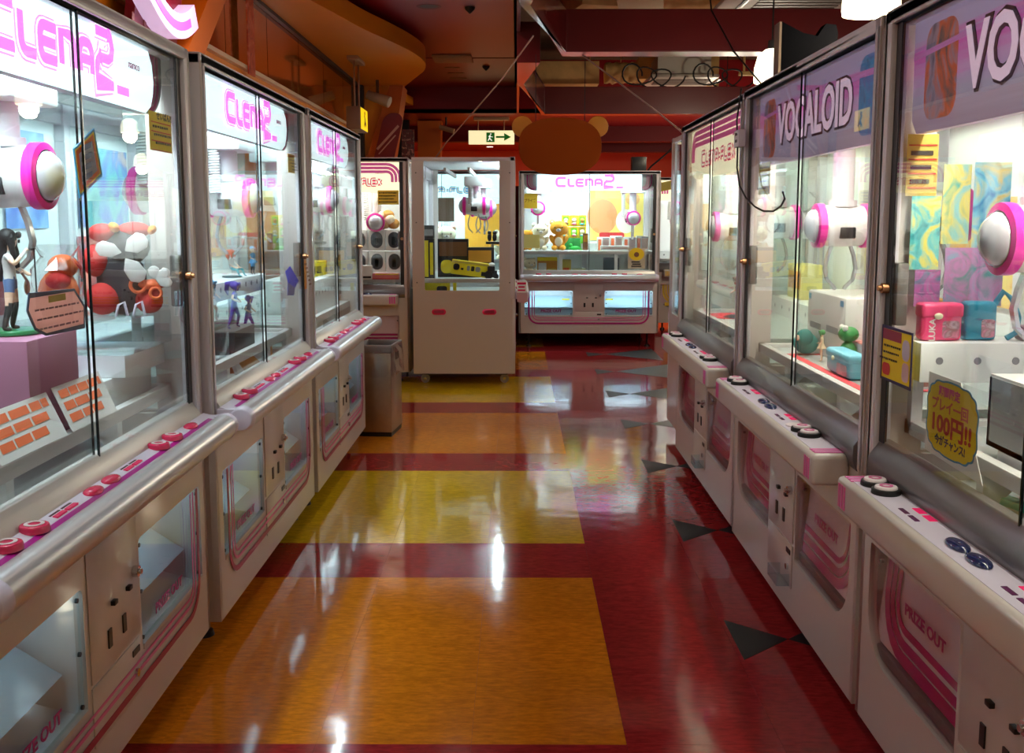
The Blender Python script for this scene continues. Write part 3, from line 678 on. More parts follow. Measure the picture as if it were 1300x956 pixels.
def crane_machine(label, loc, rotz, style='A', W=1.67, D=.89, header='clena', light='cool', zb=.10, cranes=((-.4, .3, 1.62), (.4, .3, 1.62)), win=(.31, .635),
                  stripe=None, group='prize crane machines', name='crane_machine', handles=0, black=1, deck=.965, casters='dark', rear=True):
    H = 2.095
    t = thing(name, label, 'crane machine', loc, rotz, group)
    hw = W / 2
    key = (style, W, D, zb, win)
    # --- carcass
    def carcass():
        b = MB().box(-hw + .02, hw - .02, .03, D - .01, zb, zb + .03).box(-hw + .02, hw - .02, .03, D - .01, .78, .80)
        b.box(-hw + .02, hw - .02, D - .03, D, zb, .90)
        return b.mesh('cabinet_body', INNER)
    link('cabinet_body', shared(key + ('c',), carcass), t)
    def side():
        me = plate_mesh('side_panel', [(0, zb), (D, zb), (D, H - .03), (0, H - .03)], [rrect(.145, D - .11, .876, 2.058, .012, 2)], .022, -.011, WHITE)
        me.transform(Matrix.Rotation(PI / 2, 4, 'Z')); return me
    sme = shared(key + ('s',), side)
    for s in (-1, 1):
        sp = link('side_panel', sme, t, (s * (hw - .012), 0, 0))
        MB().box(-.003, .003, .14, D - .105, .87, 2.06).obj('side_pane', GLASS, sp)
        if handles == s:
            for yy in (.238, .705):
                MB().prism(rrect(yy - .066, yy + .066, .652, .706, .027, 6), s * .004, 'x', s * .0105).obj('side_handle', BTN, sp, bevel=.001)
                MB().prism(rrect(yy - .048, yy + .048, .664, .694, .015, 6), s * .001, 'x', s * .0145).obj('handle_recess', CRIM, sp)
            for yy in (.05, D - .04):
                for zz in (.95, 1.5, 1.95): MB().cyl((s * .011, yy, zz), (s * .014, yy, zz), .006, n=8).obj('screw', DARK, sp)
    # --- front face with two prize windows
    x0, x1 = .19, .765
    rr = (.02, .02, .02, .02) if style == 'A' else None
    holes = []
    for s in (-1, 1):
        a, b_ = (x0, x1) if s > 0 else (-x1, -x0)
        r = rr or ((.012, .15, .012, .012) if s > 0 else (.15, .012, .012, .012))
        if W < 1.3: a, b_ = (-hw + .1, hw - .1); r = (.02, .15, .012, .012)
        holes.append(rrect(a, b_, win[0], win[1], r, 6))
        if W < 1.3: break
    FT = .024
    link('front_panel', shared(key + ('f',), lambda: plate_mesh('front_panel', rrect(-hw, hw, zb, .80, (.03, .03, 0, 0), 4), holes, FT, 0, WHITE)), t)
    for i, hole in enumerate(holes):
        xs = [p[0] for p in hole]; a, b_ = min(xs), max(xs); s = 1 if a + b_ > 0 else -1
        ch = MB().box(a - .02, b_ + .02, .30, .31, win[0] - .02, win[1] + .02).box(a - .03, a - .02, FT, .31, win[0] - .03, win[1] + .03).box(b_ + .02, b_ + .03, FT, .31, win[0] - .03, win[1] + .03)
        ch.add([(a - .02, FT, win[0] - .02), (b_ + .02, FT, win[0] - .02), (b_ + .02, .30, win[0] + .06), (a - .02, .30, win[0] + .06)], [(0, 1, 2, 3)]).box(a - .02, b_ + .02, FT, .31, win[1] + .02, win[1] + .03)
        cho = ch.obj('prize_chute', CHUTE, t)
        if style == 'A':
            MB().box(a + .03, b_ - .03, .05, .065, win[1] + .002, win[1] + .014).obj('chute_lamp', mat('chute_glow_bright' if zb > .15 else 'chute_glow', (.75, .93, 1), .4, emit=34.0 if zb > .15 else 6.0), cho)
            MB().add([(a, .06, win[0] + .1), (b_, .06, win[0] + .1), (b_, .28, win[1] - .08), (a, .28, win[1] - .08)], [(0, 1, 2, 3)]).obj('chute_flap', mat('flap_blue', rgb(170, 190, 200), .3), cho)
            pd = MB().prism(rrect(a + .004, b_ - .004, win[0] + .004, win[1] - .004, .016, 3), .004, 'y', .008).obj('prize_door', ACRYL, t)
            link('prize_lettering', shared(('po', style), lambda: text_mesh('PRIZE OUT', .044, .001, MAG, bold=.0012, width=.25)), pd, ((a + b_) / 2 - s * .03, .0065, win[0] + .062))
            for sx in (a + .02, b_ - .02):
                for zz in (win[0] + .025, (win[0] + win[1]) / 2, win[1] - .025): MB().cyl((sx, .003, zz), (sx, .009, zz), .0065, n=8).obj('screw', DARK, pd)
            MB().box((a + .03 if s > 0 else b_ - .12), (a + .12 if s > 0 else b_ - .03), .2, .202, win[0] + .10, win[0] + .17).obj('notice_sticker', PAPER, cho)
            MB().box((a + .03 if s > 0 else b_ - .12), (a + .12 if s > 0 else b_ - .03), .198, .2, win[0] + .17, win[0] + .195).obj('sticker_band', YEL, cho)
            MB().box(a + .004, b_ - .004, -.004, .02, win[0] - .006, win[0] + .012).obj('door_rail', ALU, pd, bevel=.002)
        else:
            pd = MB().add([(a + .01, .024, win[0] + .05), (b_ - .01, .024, win[0] + .05), (b_ - .01, .05, win[1]), (a + .01, .05, win[1])], [(0, 1, 2, 3)]).obj('prize_flap', FLAP, t)
            e = b_ if s > 0 else a
            for k, (m_, wd) in enumerate(((mat('flap_magenta', rgb(176, 14, 104), .25, coat=.5), .034), (M['flap_magenta'], .026), (M['flap_magenta'], .02))):
                r = .15 - .035 * k; xx = e - s * (.05 + .036 * k); zl = win[0] + .07 + .036 * k
                m2 = M['flap_magenta'] if stripe is None else stripe
                path = [(xx, win[1] - .01)] + [(xx - s * (r - r * math.cos(q)), zl + r - r * math.sin(q)) for q in [PI / 2 * j / 6 for j in range(7)]] + [((a + .02) if s > 0 else (b_ - .02), zl)]
                mb = MB().band(path, wd, .001, 'y', 0)
                mb.v = [(v[0], .020 + .026 * (v[2] - win[0] - .05) / (win[1] - win[0] - .05) + v[1], v[2]) for v in mb.v]
                mb.obj('flap_stripe', m2, pd, smooth=0)
            link('prize_lettering', shared(('po', style), lambda: text_mesh('PRIZE OUT', .044, .001, MAG, bold=.0012, width=.25)), pd, ((a + b_) / 2 - s * .03, .027, win[0] + .205))
            MB().box(a + .01, b_ - .01, .012, .05, win[0] + .012, win[0] + .045).obj('flap_rail', mat('rail_grey', rgb(120, 118, 116), .4, .4), pd, bevel=.006)
            for sx in (a + .02, b_ - .02):
                MB().cyl((sx, .02, win[1] - .05), (sx, .03, win[1] - .05), .006, n=8).obj('screw', DARK, pd)
            MB().prism(rrect(a + .004, b_ - .004, win[0] + .004, win[1] - .004, .012 if W > 0 else 0, 3), .003, 'y', .006).obj('prize_door', glass('door_film', (.96, .95, .96), .03, .8), t)
    # --- coin panel
    if W > 1.3:
        cp = MB().box(-.168, .168, -.004, 0, win[0] + .06, .755).obj('coin_panel', WHITE, t, bevel=.0015)
        MB().box(-.168, .168, -.004, 0, zb + .1, win[0] + .05).obj('coin_box_door', WHITE, cp, bevel=.0015)
        for xx in (-.05, .05):
            MB().box(xx - .011, xx + .011, -.008, -.003, win[0] + .11, win[0] + .16).obj('coin_slot', DARK, cp)
        for xx in (-.02, .085):
            MB().box(xx - .012, xx + .012, -.016, -.003, win[0] + .215, win[0] + .228).obj('reject_button', DARK, cp, bevel=.002)
        MB().cyl((.135, 0, win[0] + .25), (.135, -.02, win[0] + .25), .016, n=14).cyl((.135, -.02, win[0] + .25), (.135, -.028, win[0] + .25), .008, n=10).obj('lock', CHROME, cp)
        MB().cyl((.12, 0, win[0] - .04), (.12, -.012, win[0] - .04), .012, n=12).obj('lower_lock', CHROME, cp)
        MB().box(.10, .15, -.007, -.003, win[0] + .012, win[0] + .03).obj('coin_return', DARK, cp)
        if style == 'B':
            MB().box(.02, .15, -.05, -.004, zb + .105, zb + .11).box(.02, .15, -.052, -.048, zb + .105, zb + .15).box(.02, .023, -.05, -.004, zb + .105, zb + .15).box(.147, .15, -.05, -.004, zb + .105, zb + .15).obj('coin_cup', ACRYL, cp)
    if style == 'A':
        for k, (off, wd, m_) in enumerate(((.0, .02, CRIM if zb < .15 else MAG), (.04, .011, PINK), (.066, .008, PINK))):
            r = .11 - off * .9; xe = .715 - off; zl = win[0] - .085 + off
            path = [(-xe, win[1])] + [(-xe + r - r * math.cos(q), zl + r - r * math.sin(q)) for q in [PI / 2 * j / 6 for j in range(7)]] + [(xe - r + r * math.sin(q), zl + r - r * math.cos(q)) for q in [PI / 2 * j / 6 for j in range(7)]] + [(xe, win[1])]
            MB().band(path, wd, .0016, 'y', -.0056).obj('stripe', m_, t, smooth=0)
    # --- upper frame
    fr = MB().box(-hw, -hw + .05, 0, .05, .80, H).box(hw - .05, hw, 0, .05, .80, H).box(-hw, hw, 0, .05, 2.055, H).obj('front_frame', FRAMEW, t, bevel=.008)
    MB().box(-hw, hw, .0, D, H - .04, H - .005).obj('top_panel', FRAMEW, t, bevel=.004)
    sill = ALU if style == 'A' else mat('sill_dark', rgb(120, 116, 118), .3, .5)
    MB().prism([(-.012, .83), (-.012, .875), (.022, .925), (.05, .925), (.05, .80), (-.0, .80)], W - .09, 'x', -hw + .045).obj('sill', sill, t, bevel=.003)
    for s in (-1, 1):
        y0 = .018 if s * black > 0 else .03
        pn = MB().box(0 if s > 0 else -(hw - .05), (hw - .05) if s > 0 else 0, y0, y0 + .005, .92, 2.057).obj('sliding_pane', GLASS, t)
        MB().box(0, s * (.0045 if s == black else .0015), y0 - .0005, y0 + .0055, .92, 2.057).obj('pane_edge', EDGE, pn)
        MB().box(s * (hw - .05), s * (hw - .05 - (.034 if s == black else .012)), y0 - .002, y0 + .007, .92, 2.057).obj('edge_strip', DARK if s == black else FRAMEW, pn)
        if s == black:
            MB().box(s * (hw - .05), s * (hw - .105), y0 + .008, y0 + .04, 1.25, 1.42).obj('lock_box', mat('lock_grey', rgb(120, 116, 112), .4, .3), pn, bevel=.006)
            MB().cyl((s * (hw - .066), y0, 1.35), (s * (hw - .066), y0 - .02, 1.35), .014, n=12).cyl((s * (hw - .066), y0 - .02, 1.35), (s * (hw - .066), y0 - .03, 1.35), .008, n=10).obj('lock', mat('brass', rgb(180, 130, 90), .3, 1.0), pn)
    # --- back wall of the case: frame, middle post, white panels
    bp = MB().box(-hw + .02, hw - .02, D - .015, D, .88, 2.05).obj('back_panel', INNER, t)
    MB().box(-.03, .03, D - .06, D - .015, .85, 2.05).box(-hw + .022, -hw + .08, D - .06, D - .015, .85, 2.05).box(hw - .08, hw - .022, D - .06, D - .015, .85, 2.05).box(-hw + .08, hw - .08, D - .05, D - .015, 1.93, 2.05).obj('back_post', FRAMEW, bp, bevel=.003)
    # --- header, light tube, gantry
    (header_clena(t, W, 1) if header == 'clena' else header_vocaloid(t, W) if header == 'vocaloid' else header_flex(t, W, header == 'blue'))
    MB().cyl((-hw + .12, .14, 2.02), (hw - .12, .14, 2.02), .013, n=10).obj('light_tube', TUBE[light], t)
    ld = bpy.data.lights.new('tube_lamp', 'AREA'); ld.shape = 'RECTANGLE'; ld.size = W - .3; ld.size_y = .06; ld.energy = TUBE_W[light] * W / 1.67 * (.85 if zb > .15 else .8 if handles else 1.0); ld.color = LIGHTW[light]
    lo = bpy.data.objects.new('tube_lamp', ld); COL.objects.link(lo); lo.parent = t; lo.location = (0, .17, 2.0); lo.rotation_euler = (.25, 0, 0)
    MB().box(-hw + .03, hw - .03, .41, .435, 1.965, 2.0).box(-hw + .03, hw - .03, .63, .655, 1.965, 2.0).obj('gantry_rail', ALU, t, bevel=.004)
    for c in cranes: crane(t, *c)
    # --- play deck: perimeter beam, legs, board, rear shelf
    dk = MB().box(-hw + .05, hw - .05, .085, .115, deck - .02, deck + .02).box(-hw + .05, -hw + .09, .085, D - .06, deck - .02, deck + .02).box(hw - .09, hw - .05, .085, D - .06, deck - .02, deck + .02).obj('prize_deck', mat('deck_grey', rgb(214, 212, 210), .4), t, bevel=.003)
    for xx in (-.33, .33):
        MB().box(xx - .018, xx + .018, .09, .115, .80, deck - .015).add([(xx - .018, .115, deck - .02), (xx + .018, .115, deck - .02), (xx + .018, .115, deck - .1), (xx - .018, .115, deck - .1), (xx - .018, .2, deck - .02), (xx + .018, .2, deck - .02)], [(0, 1, 5, 4), (0, 4, 3), (1, 2, 5), (3, 4, 5, 2), (0, 3, 2, 1)]).obj('deck_leg', INNER, dk)
    MB().box(-hw + .09, hw - .09, .115, D - (.3 if rear else .06), deck - .002, deck + .004).obj('deck_board', mat('deck_acrylic', rgb(238, 242, 242), .35, trans=.55), dk)
    if rear: MB().box(-hw + .07, hw - .07, D - .32, D - .06, deck + .09, deck + .105).box(-hw + .07, hw - .07, D - .335, D - .32, deck + .004, deck + .105).obj('rear_shelf', INNER, dk)
    for k in range(9): MB().cyl((-.64 + .16 * k, D - .336, deck + .055), (-.64 + .16 * k, D - .333, deck + .055), .012, n=8).obj('shelf_hole', mat('hole_grey', rgb(130, 130, 140), .6), dk) if W > 1.3 and rear else None
    # --- control shelf
    if style == 'A':
        sh = MB().prism([(-.09, .80), (-.082, .862), (-.012, .878), (0.0, .86), (0, .80)], W - .06, 'x', -hw + .03).obj('control_shelf', LILAC, t)
        MB().cyl((-hw + .06, -.088, .835), (hw - .06, -.088, .835), .043, n=20).obj('rail', SILVER, sh)
        for s in (-1, 1): MB().cyl((s * (hw - .06), -.088, .835), (s * (hw - .015), -.088, .835), .046, .04, n=20).box(s * (hw - .06), s * (hw - .025), -.085, 0, .797, .872).obj('end_cap', LILAC, sh, bevel=.005)
        MB().add([(-hw + .09, -.076, .8648), (hw - .09, -.076, .8648), (hw - .09, -.046, .8715), (-hw + .09, -.046, .8715)], [(0, 1, 2, 3)]).obj('trim_strip', mat('trim_purple', rgb(172, 20, 140), .3), sh)
        for xx, kind in ((-.60, 2), (-.48, 2), (-.33, 0), (-.17, 1), (-.06, 1), (.09, 0), (.30, 2), (.42, 2), (.60, 1)):
            if kind == 2:
                bt = MB().cyl((xx, -.032, .872), (xx, -.032, .889), .033, .030, n=20).obj('button', BTN, sh, bevel=.003)
                MB().lathe([(.013, .8895), (.013, .8905), (.021, .8905), (.021, .8895)], (xx, -.032, 0), n=18).obj('button_ring', BTNW, bt)
            elif kind == 1:
                MB().ell((xx, -.032, .874), (.04, .022, .012), 16, 8).obj('button', BTN, sh, smooth=1.0)
            else:
                for i in range(2):
                    for j in range(2): MB().box(xx - .055 + .06 * i, xx - .005 + .06 * i, -.04 + .016 * j, -.028 + .016 * j, .872, .8765).obj('display_window', mat('display_red', rgb(206, 40, 90), .2, emit=.25) if j == 0 else mat('display_dark', rgb(80, 16, 56), .2), sh)
    else:
        bw = hw - .1
        sh = MB().box(-bw, bw, -.115, 0, .738, .836).obj('control_shelf', WHITE, t, bevel=.016, bseg=3)
        MB().prism([(0, 0.80), (0.02, .80), (.02, .835), (0, .835)], W - .1, 'x', -hw + .05).obj('shelf_back', WHITE, sh)
        MB().box(-bw + .03, bw - .03, -.094, -.006, .836, .8372).obj('overlay', LILAC, sh)
        for s in (-1, 1):
            for k in range(3):
                xx = s * (bw - .030 - .021 * k)
                m2 = stripe or mat('shelf_pink', rgb(222, 90, 168), .35)
                MB().box(xx - .007, xx + .007, -.1163, -.1148, .755, .82).box(xx - .007, xx + .007, -.1, -.004, .8362, .8378).obj('stripe', m2, sh)
        xs = {-.62: 0, -.54: 0, -.12: 1, -.02: 1, .40: 0, .48: 0} if W > 1.3 else {-.3: 0, -.22: 0, .1: 1}
        for xx, kind in xs.items():
            if kind == 0:
                bt = MB().cyl((xx, -.05, .837), (xx, -.05, .851), .037, .036, n=22).obj('button', BLACK, sh, bevel=.002)
                MB().cyl((xx, -.05, .85), (xx, -.05, .8575), .030, .027, n=20).obj('button_cap', BTNW, bt, bevel=.002)
                MB().lathe([(.010, .858), (.010, .859), (.017, .859), (.017, .858)], (xx, -.05, 0), n=16).obj('button_ring', PINK, bt)
            else:
                MB().ell((xx, -.05, .84), (.046, .022, .012), 16, 8).obj('button', mat('button_navy', rgb(24, 38, 84), .15, coat=.8), sh, smooth=1.0)
        MB().cyl((.32 if W > 1.3 else 0, -.05, .837), (.32 if W > 1.3 else 0, -.05, .843), .033, n=20).obj('button', BTNW, sh, bevel=.002)
        for xx in ((-.36, .16) if W > 1.3 else ()):
            for i in range(2):
                for j in range(2): MB().box(xx - .045 + .06 * i, xx - .0 + .06 * i, -.07 + .034 * j, -.05 + .034 * j - .008 * (1 - j), .837, .8385).obj('display_window', mat('display_pink', rgb(230, 36, 100), .2, emit=.3) if j else mat('display_plum', rgb(96, 40, 84), .2), sh)
    # --- feet
    for sx in (-1, 1):
        for yy in (.1, D - .1):
            if casters == 'white':
                f = MB().box(sx * (hw - .1) - .02, sx * (hw - .1) + .02, yy - .03, yy + .03, zb - .02, zb).obj('caster', DARK, t)
                MB().cyl((sx * (hw - .1) - .016, yy, .042), (sx * (hw - .1) + .016, yy, .042), .042, n=18).obj('wheel', mat('wheel_grey', rgb(170, 168, 164), .5), f, bevel=.006)
                MB().cyl((sx * (hw - .1) - .018, yy, .042), (sx * (hw - .1) + .018, yy, .042), .014, n=10).obj('hub', CHROME, f)
            else:
                MB().cyl((sx * (hw - .12), yy, 0), (sx * (hw - .12), yy, .02), .035, .03, n=12).cyl((sx * (hw - .12), yy, .015), (sx * (hw - .12), yy, zb), .012, n=8).obj('foot', DARK, t)
    return t

LX = -1.06
machine_l1 = crane_machine('white crane machine nearest on the left, girl figure with black hair inside', (LX - .014, 2.552, 0), PI / 2 + .014, 'A', cranes=((.105, .27, 1.65), (-.5, .3, 1.65)), black=1)
machine_l2 = crane_machine('second left crane machine with orange haired and blue figures on its deck', (LX, 4.265, 0), PI / 2, 'A', cranes=((.32, .25, 1.63), (-.55, .24, 1.64)), black=1)
machine_l3 = crane_machine('third left crane machine with yellow packages, beside the steel bin', (LX + .01, 5.975, 0), PI / 2, 'A', cranes=((.58, .26, 1.66), (-.4, .3, 1.66)), black=1)
machine_r1 = crane_machine('nearest right crane machine with purple banner and 100 yen sign on its glass', (1.0, 1.965, 0), -PI / 2, 'B', header='vocaloid', light='warm', cranes=((-.46, .27, 1.49), (.45, .3, 1.55)), black=-1)
machine_r2 = crane_machine('second right crane machine with purple banner and sky blue pouch prize', (1.0, 3.665, 0), -PI / 2, 'B', header='vocaloid', light='warm', cranes=((-.36, .3, 1.51), (.5, .3, 1.55)), black=-1)
machine_r3 = crane_machine('third right crane machine with cream and pink striped header', (1.01, 5.395, 0), -PI / 2, 'B', header='flex', light='warm', cranes=((-.55, .26, 1.49), (.3, .3, 1.52)), black=-1)
machine_r4 = crane_machine('last right crane machine turned sideways, only its glass flank showing', (1.925, 7.14, 0), PI, 'A', cranes=((.3, .35, 1.6), (-.4, .3, 1.6)))
machine_d = crane_machine('white crane machine seen from its windowed side with two red oval handles', (-.015, 10.035, 0), PI / 2, 'A', D=.945, handles=-1, rear=False, cranes=((-.42, .39, 1.655), (.2, .34, 1.64)), casters='white')
machine_c = crane_machine('far crane machine facing the aisle under the hanging brown board', (.86, 11.9, 0), 0, 'A', zb=.17, win=(.375, .68), cranes=((-.6, .5, 1.66), (.545, .3, 1.54)), deck=1.13)
machine_e = crane_machine('narrow crane machine with cream header and stacked boxes behind the bin', (-1.49, 9.3, 0), 0, 'B', W=.98, header='flex', light='day', cranes=((.16, .26, 1.50),), black=1, deck=.96)
machine_f = crane_machine('white and yellow crane machine far behind, right of the far machine', (2.75, 13.8, 0), 0, 'B', header='flex', light='day', stripe=mat('stripe_yellow', rgb(236, 196, 20), .4), cranes=((-.5, .3, 1.5),))
MB().band([(-.835, 1.95), (-.5, 2.02)], .12, .004, 'y', .045).obj('yellow_corner', M['stripe_yellow'], machine_f)
MB().band([(-.70, .36), (-.56, .36), (-.56, .74)], .055, .004, 'y', -.006).obj('yellow_stripe', M['stripe_yellow'], machine_f)

# ------------------------------------------------------------------ prizes and notices (things of their own)
def col(name, c, rough=.45, **k): return mat('col_' + name, rgb(*c), rough, **k)
# --- figurines: one continuous skinned body, hair / skirt / base as parts
POSES = {
 'sing': dict(hip=(0, 0, .50), chest=(0, .01, .68), neck=(0, 0, .79), head=(0, -.015, .89), la=[(.10, 0, .75), (.17, -.03, .62), (.10, -.14, .56)], ra=[(-.10, 0, .75), (-.19, -.07, .66), (-.10, -.16, .78)],
              ll=[(.065, 0, .46), (.08, -.02, .25), (.10, .02, .03)], rl=[(-.065, 0, .46), (-.09, .01, .25), (-.15, .06, .03)]),
 'stride': dict(hip=(0, 0, .50), chest=(0, -.02, .68), neck=(0, -.03, .79), head=(0, -.04, .89), la=[(.10, -.02, .75), (.22, .02, .66), (.30, -.06, .56)], ra=[(-.10, -.02, .75), (-.22, -.02, .64), (-.16, -.14, .58)],
              ll=[(.07, 0, .46), (.15, -.06, .26), (.22, .0, .03)], rl=[(-.07, 0, .46), (-.15, .02, .26), (-.22, .1, .03)]),
 'stand': dict(hip=(0, 0, .50), chest=(0, 0, .68), neck=(0, 0, .79), head=(0, -.01, .89), la=[(.10, 0, .75), (.15, .0, .60), (.17, -.05, .47)], ra=[(-.10, 0, .75), (-.15, 0, .60), (-.12, -.12, .56)],
              ll=[(.06, 0, .46), (.065, 0, .25), (.07, .02, .03)], rl=[(-.06, 0, .46), (-.065, 0, .25), (-.07, .02, .03)]),
 'sit': dict(hip=(0, 0, .22), chest=(0, .02, .40), neck=(0, .0, .51), head=(0, -.02, .62), la=[(.10, 0, .47), (.17, -.03, .34), (.14, -.13, .26)], ra=[(-.10, 0, .47), (-.17, -.03, .34), (-.14, -.13, .26)],
              ll=[(.07, -.06, .2), (.12, -.24, .22), (.12, -.32, .03)], rl=[(-.07, -.06, .2), (-.13, -.24, .20), (-.12, -.30, .03)]),
}
def body_mesh(pose):
    P = POSES[pose]; vs = []; es = []; rad = []
    def v(p, r): vs.append(p); rad.append(r); return len(vs) - 1
    hip = v(P['hip'], (.085, .065)); che = v(P['chest'], (.088, .062)); nek = v(P['neck'], (.034, .034))
    hd = Vector(P['head']); h0 = v(tuple(hd - Vector((0, 0, .045))), (.062, .066)); h1 = v(tuple(hd + Vector((0, 0, .03))), (.082, .088)); h2 = v(tuple(hd + Vector((0, 0, .085))), (.05, .055))
    es += [(hip, che), (che, nek), (nek, h0), (h0, h1), (h1, h2)]
    for key in ('la', 'ra'):
        pr = che
        for p, r in zip(P[key], (.034, .027, .020)): i = v(p, (r, r)); es.append((pr, i)); pr = i
        q = Vector(P[key][2]) + (Vector(P[key][2]) - Vector(P[key][1])).normalized() * .045; i = v(tuple(q), (.016, .024)); es.append((pr, i))
    for key in ('ll', 'rl'):
        pr = hip
        for p, r in zip(P[key], (.058, .040, .026)): i = v(p, (r, r)); es.append((pr, i)); pr = i
        q = P[key][2]; i = v((q[0], q[1] - .07, .018), (.022, .016)); es.append((pr, i))
    me = bpy.data.meshes.new('body'); me.from_pydata(vs, es, [])
    o = bpy.data.objects.new('body_tmp', me); COL.objects.link(o)
    md = o.modifiers.new('skin', 'SKIN'); ss = o.modifiers.new('sub', 'SUBSURF'); ss.levels = 1
    for sv, r in zip(me.skin_vertices[0].data, rad): sv.radius = r
    me.skin_vertices[0].data[0].use_root = True
    dg = bpy.context.evaluated_depsgraph_get(); dg.update()
    out = bpy.data.meshes.new_from_object(o.evaluated_get(dg)); bpy.data.objects.remove(o); bpy.data.meshes.remove(me)
    hz = P['hip'][2]
    for f in out.polygons:
        c = f.center; f.use_smooth = True
        arm = abs(c.x) > .125 and c.z > hz - .02 and c.z > .3 or (c.y < -.09 and c.z > hz)
        if pose == 'sit': f.material_index = 0 if c.z > .52 or arm and c.z < .33 else 1 if c.z > .24 else 2 if c.z > .05 else 3
        elif c.z > .79 or (arm and not (c.z > .68 and abs(c.x) < .16)): f.material_index = 0
        elif c.z > hz + .03: f.material_index = 1
        elif c.z > hz - .10: f.material_index = 2
        elif c.z > .27: f.material_index = 4
        else: f.material_index = 3
    for _ in range(5): out.materials.append(None)
    return out
def hair_mesh(style, head):
    h = Vector(head); mb = MB()
    mb.ell(h + Vector((0, .022, .028)), (.094, .092, .092), 16, 9)
    for s in (-1, 1): mb.ell(h + Vector((s * .08, -.03, -.02)), (.022, .03, .085), 8, 6)
    for k in range(5): mb.ell(h + Vector((-.06 + .03 * k, -.083, .055)), (.022, .02, .035), 8, 5)
    if style == 'long':
        mb.tube([h + Vector((0, .06, .04)), h + Vector((0, .10, -.12)), h + Vector((0, .10, -.30)), h + Vector((0, .09, -.40))], [.075, .085, .07, .02], 10)
        for s in (-1, 1): mb.tube([h + Vector((s * .085, -.01, .02)), h + Vector((s * .10, -.04, -.12)), h + Vector((s * .075, -.06, -.27))], [.03, .028, .01], 8)
    elif style == 'tail':
        mb.tube([h + Vector((0, .07, .07)), h + Vector((.05, .18, .05)), h + Vector((.12, .22, -.08)), h + Vector((.16, .2, -.2))], [.05, .06, .05, .012], 9)
    elif style == 'twin':
        for s in (-1, 1): mb.tube([h + Vector((s * .09, .03, .06)), h + Vector((s * .17, .05, .0)), h + Vector((s * .19, .06, -.2)), h + Vector((s * .15, .05, -.34))], [.03, .045, .04, .01], 9)
    return mb.mesh('hair', None if False else INK, 1.2)
SKIN = col('skin', (236, 196, 166))
def figurine(label, loc, rotz, h, pose='stand', hair='long', hc=INK, top=PAPER, bottom=None, legs=None, shoes=INK, thigh=None, base=None, skirt=None, eyes=False, cap=None, group=None):
    t = thing('figurine', label, 'figurine', loc, rotz, group); t.scale = (h, h, h)
    dz = .03 if base else .0
    b = link('body', shared(('body', pose), lambda: body_mesh(pose)), t, (0, 0, dz))
    for i, m_ in enumerate((SKIN, top, bottom or top, legs or SKIN, thigh or SKIN)):
        b.material_slots[i].link = 'OBJECT'; b.material_slots[i].material = m_
    hd = POSES[pose]['head']
    ho = link('hair', shared(('hair', hair, pose), lambda: hair_mesh(hair, hd)), t, (0, 0, dz)); ho.material_slots[0].link = 'OBJECT'; ho.material_slots[0].material = hc
    for s in (-1, 1):
        MB().ell((hd[0] + s * .034, hd[1] - .083, hd[2] - .008 + dz), (.013, .007, .019), 8, 6).obj('eye', INK, t, smooth=1.2)
    if skirt:
        z = POSES[pose]['hip'][2] + dz; MB().lathe([(.075, z + .07), (.10, z), (.15, z - .09), (.145, z - .095), (.08, z - .02)], n=20).obj('skirt', skirt, t, smooth=.9)
    if cap: MB().ell((hd[0], hd[1] + .015, hd[2] + .06 + dz), (.1, .1, .07), 14, 7).ell((hd[0], hd[1] - .08, hd[2] + .05 + dz), (.07, .06, .012), 10, 5).obj('cap', cap, t, smooth=1.2)
    if base: MB().cyl((0, 0, 0), (0, 0, .045), .27 if pose != 'stride' else .36, .26, 28).obj('base', base, t, bevel=.008)
    return t
# --- plush bears without any particular face
def bear(label, loc, rotz, h, fur, belly=None, muzzle=None, group=None, ear=None):
    t = thing('plush_bear', label, 'plush toy', loc, rotz, group); t.scale = (h, h, h)
    MB().ell((0, 0, .27), (.21, .17, .25)).ell((.2, -.03, .34), (.09, .09, .16), rot=Matrix.Rotation(.5, 3, 'Y')).ell((-.2, -.03, .34), (.09, .09, .16), rot=Matrix.Rotation(-.5, 3, 'Y')).ell((.13, -.13, .08), (.10, .14, .085)).ell((-.13, -.13, .08), (.10, .14, .085)).obj('body', fur, t, smooth=1.2)
    MB().ell((0, -.01, .70), (.29, .22, .23), 18, 12).obj('head', fur, t, smooth=1.2)
    for s in (-1, 1):
        e = MB().ell((s * .22, .02, .88), (.085, .05, .085)).obj('ear', fur, t, smooth=1.2)
        MB().ell((s * .22, -.015, .88), (.055, .03, .055)).obj('inner_ear', ear or belly or fur, e, smooth=1.2)
        MB().ell((s * .12, -.21, .72), (.02, .015, .024), 8, 6).obj('eye', INK, t, smooth=1.2)
    mz = MB().ell((0, -.2, .64), (.085, .05, .06)).obj('muzzle', muzzle or PAPER, t, smooth=1.2)
    MB().ell((0, -.245, .66), (.022, .015, .016), 8, 6).obj('nose', INK, mz, smooth=1.2)
    if belly: MB().ell((0, -.12, .27), (.13, .08, .15)).obj('belly', belly, t, smooth=1.2)
    return t
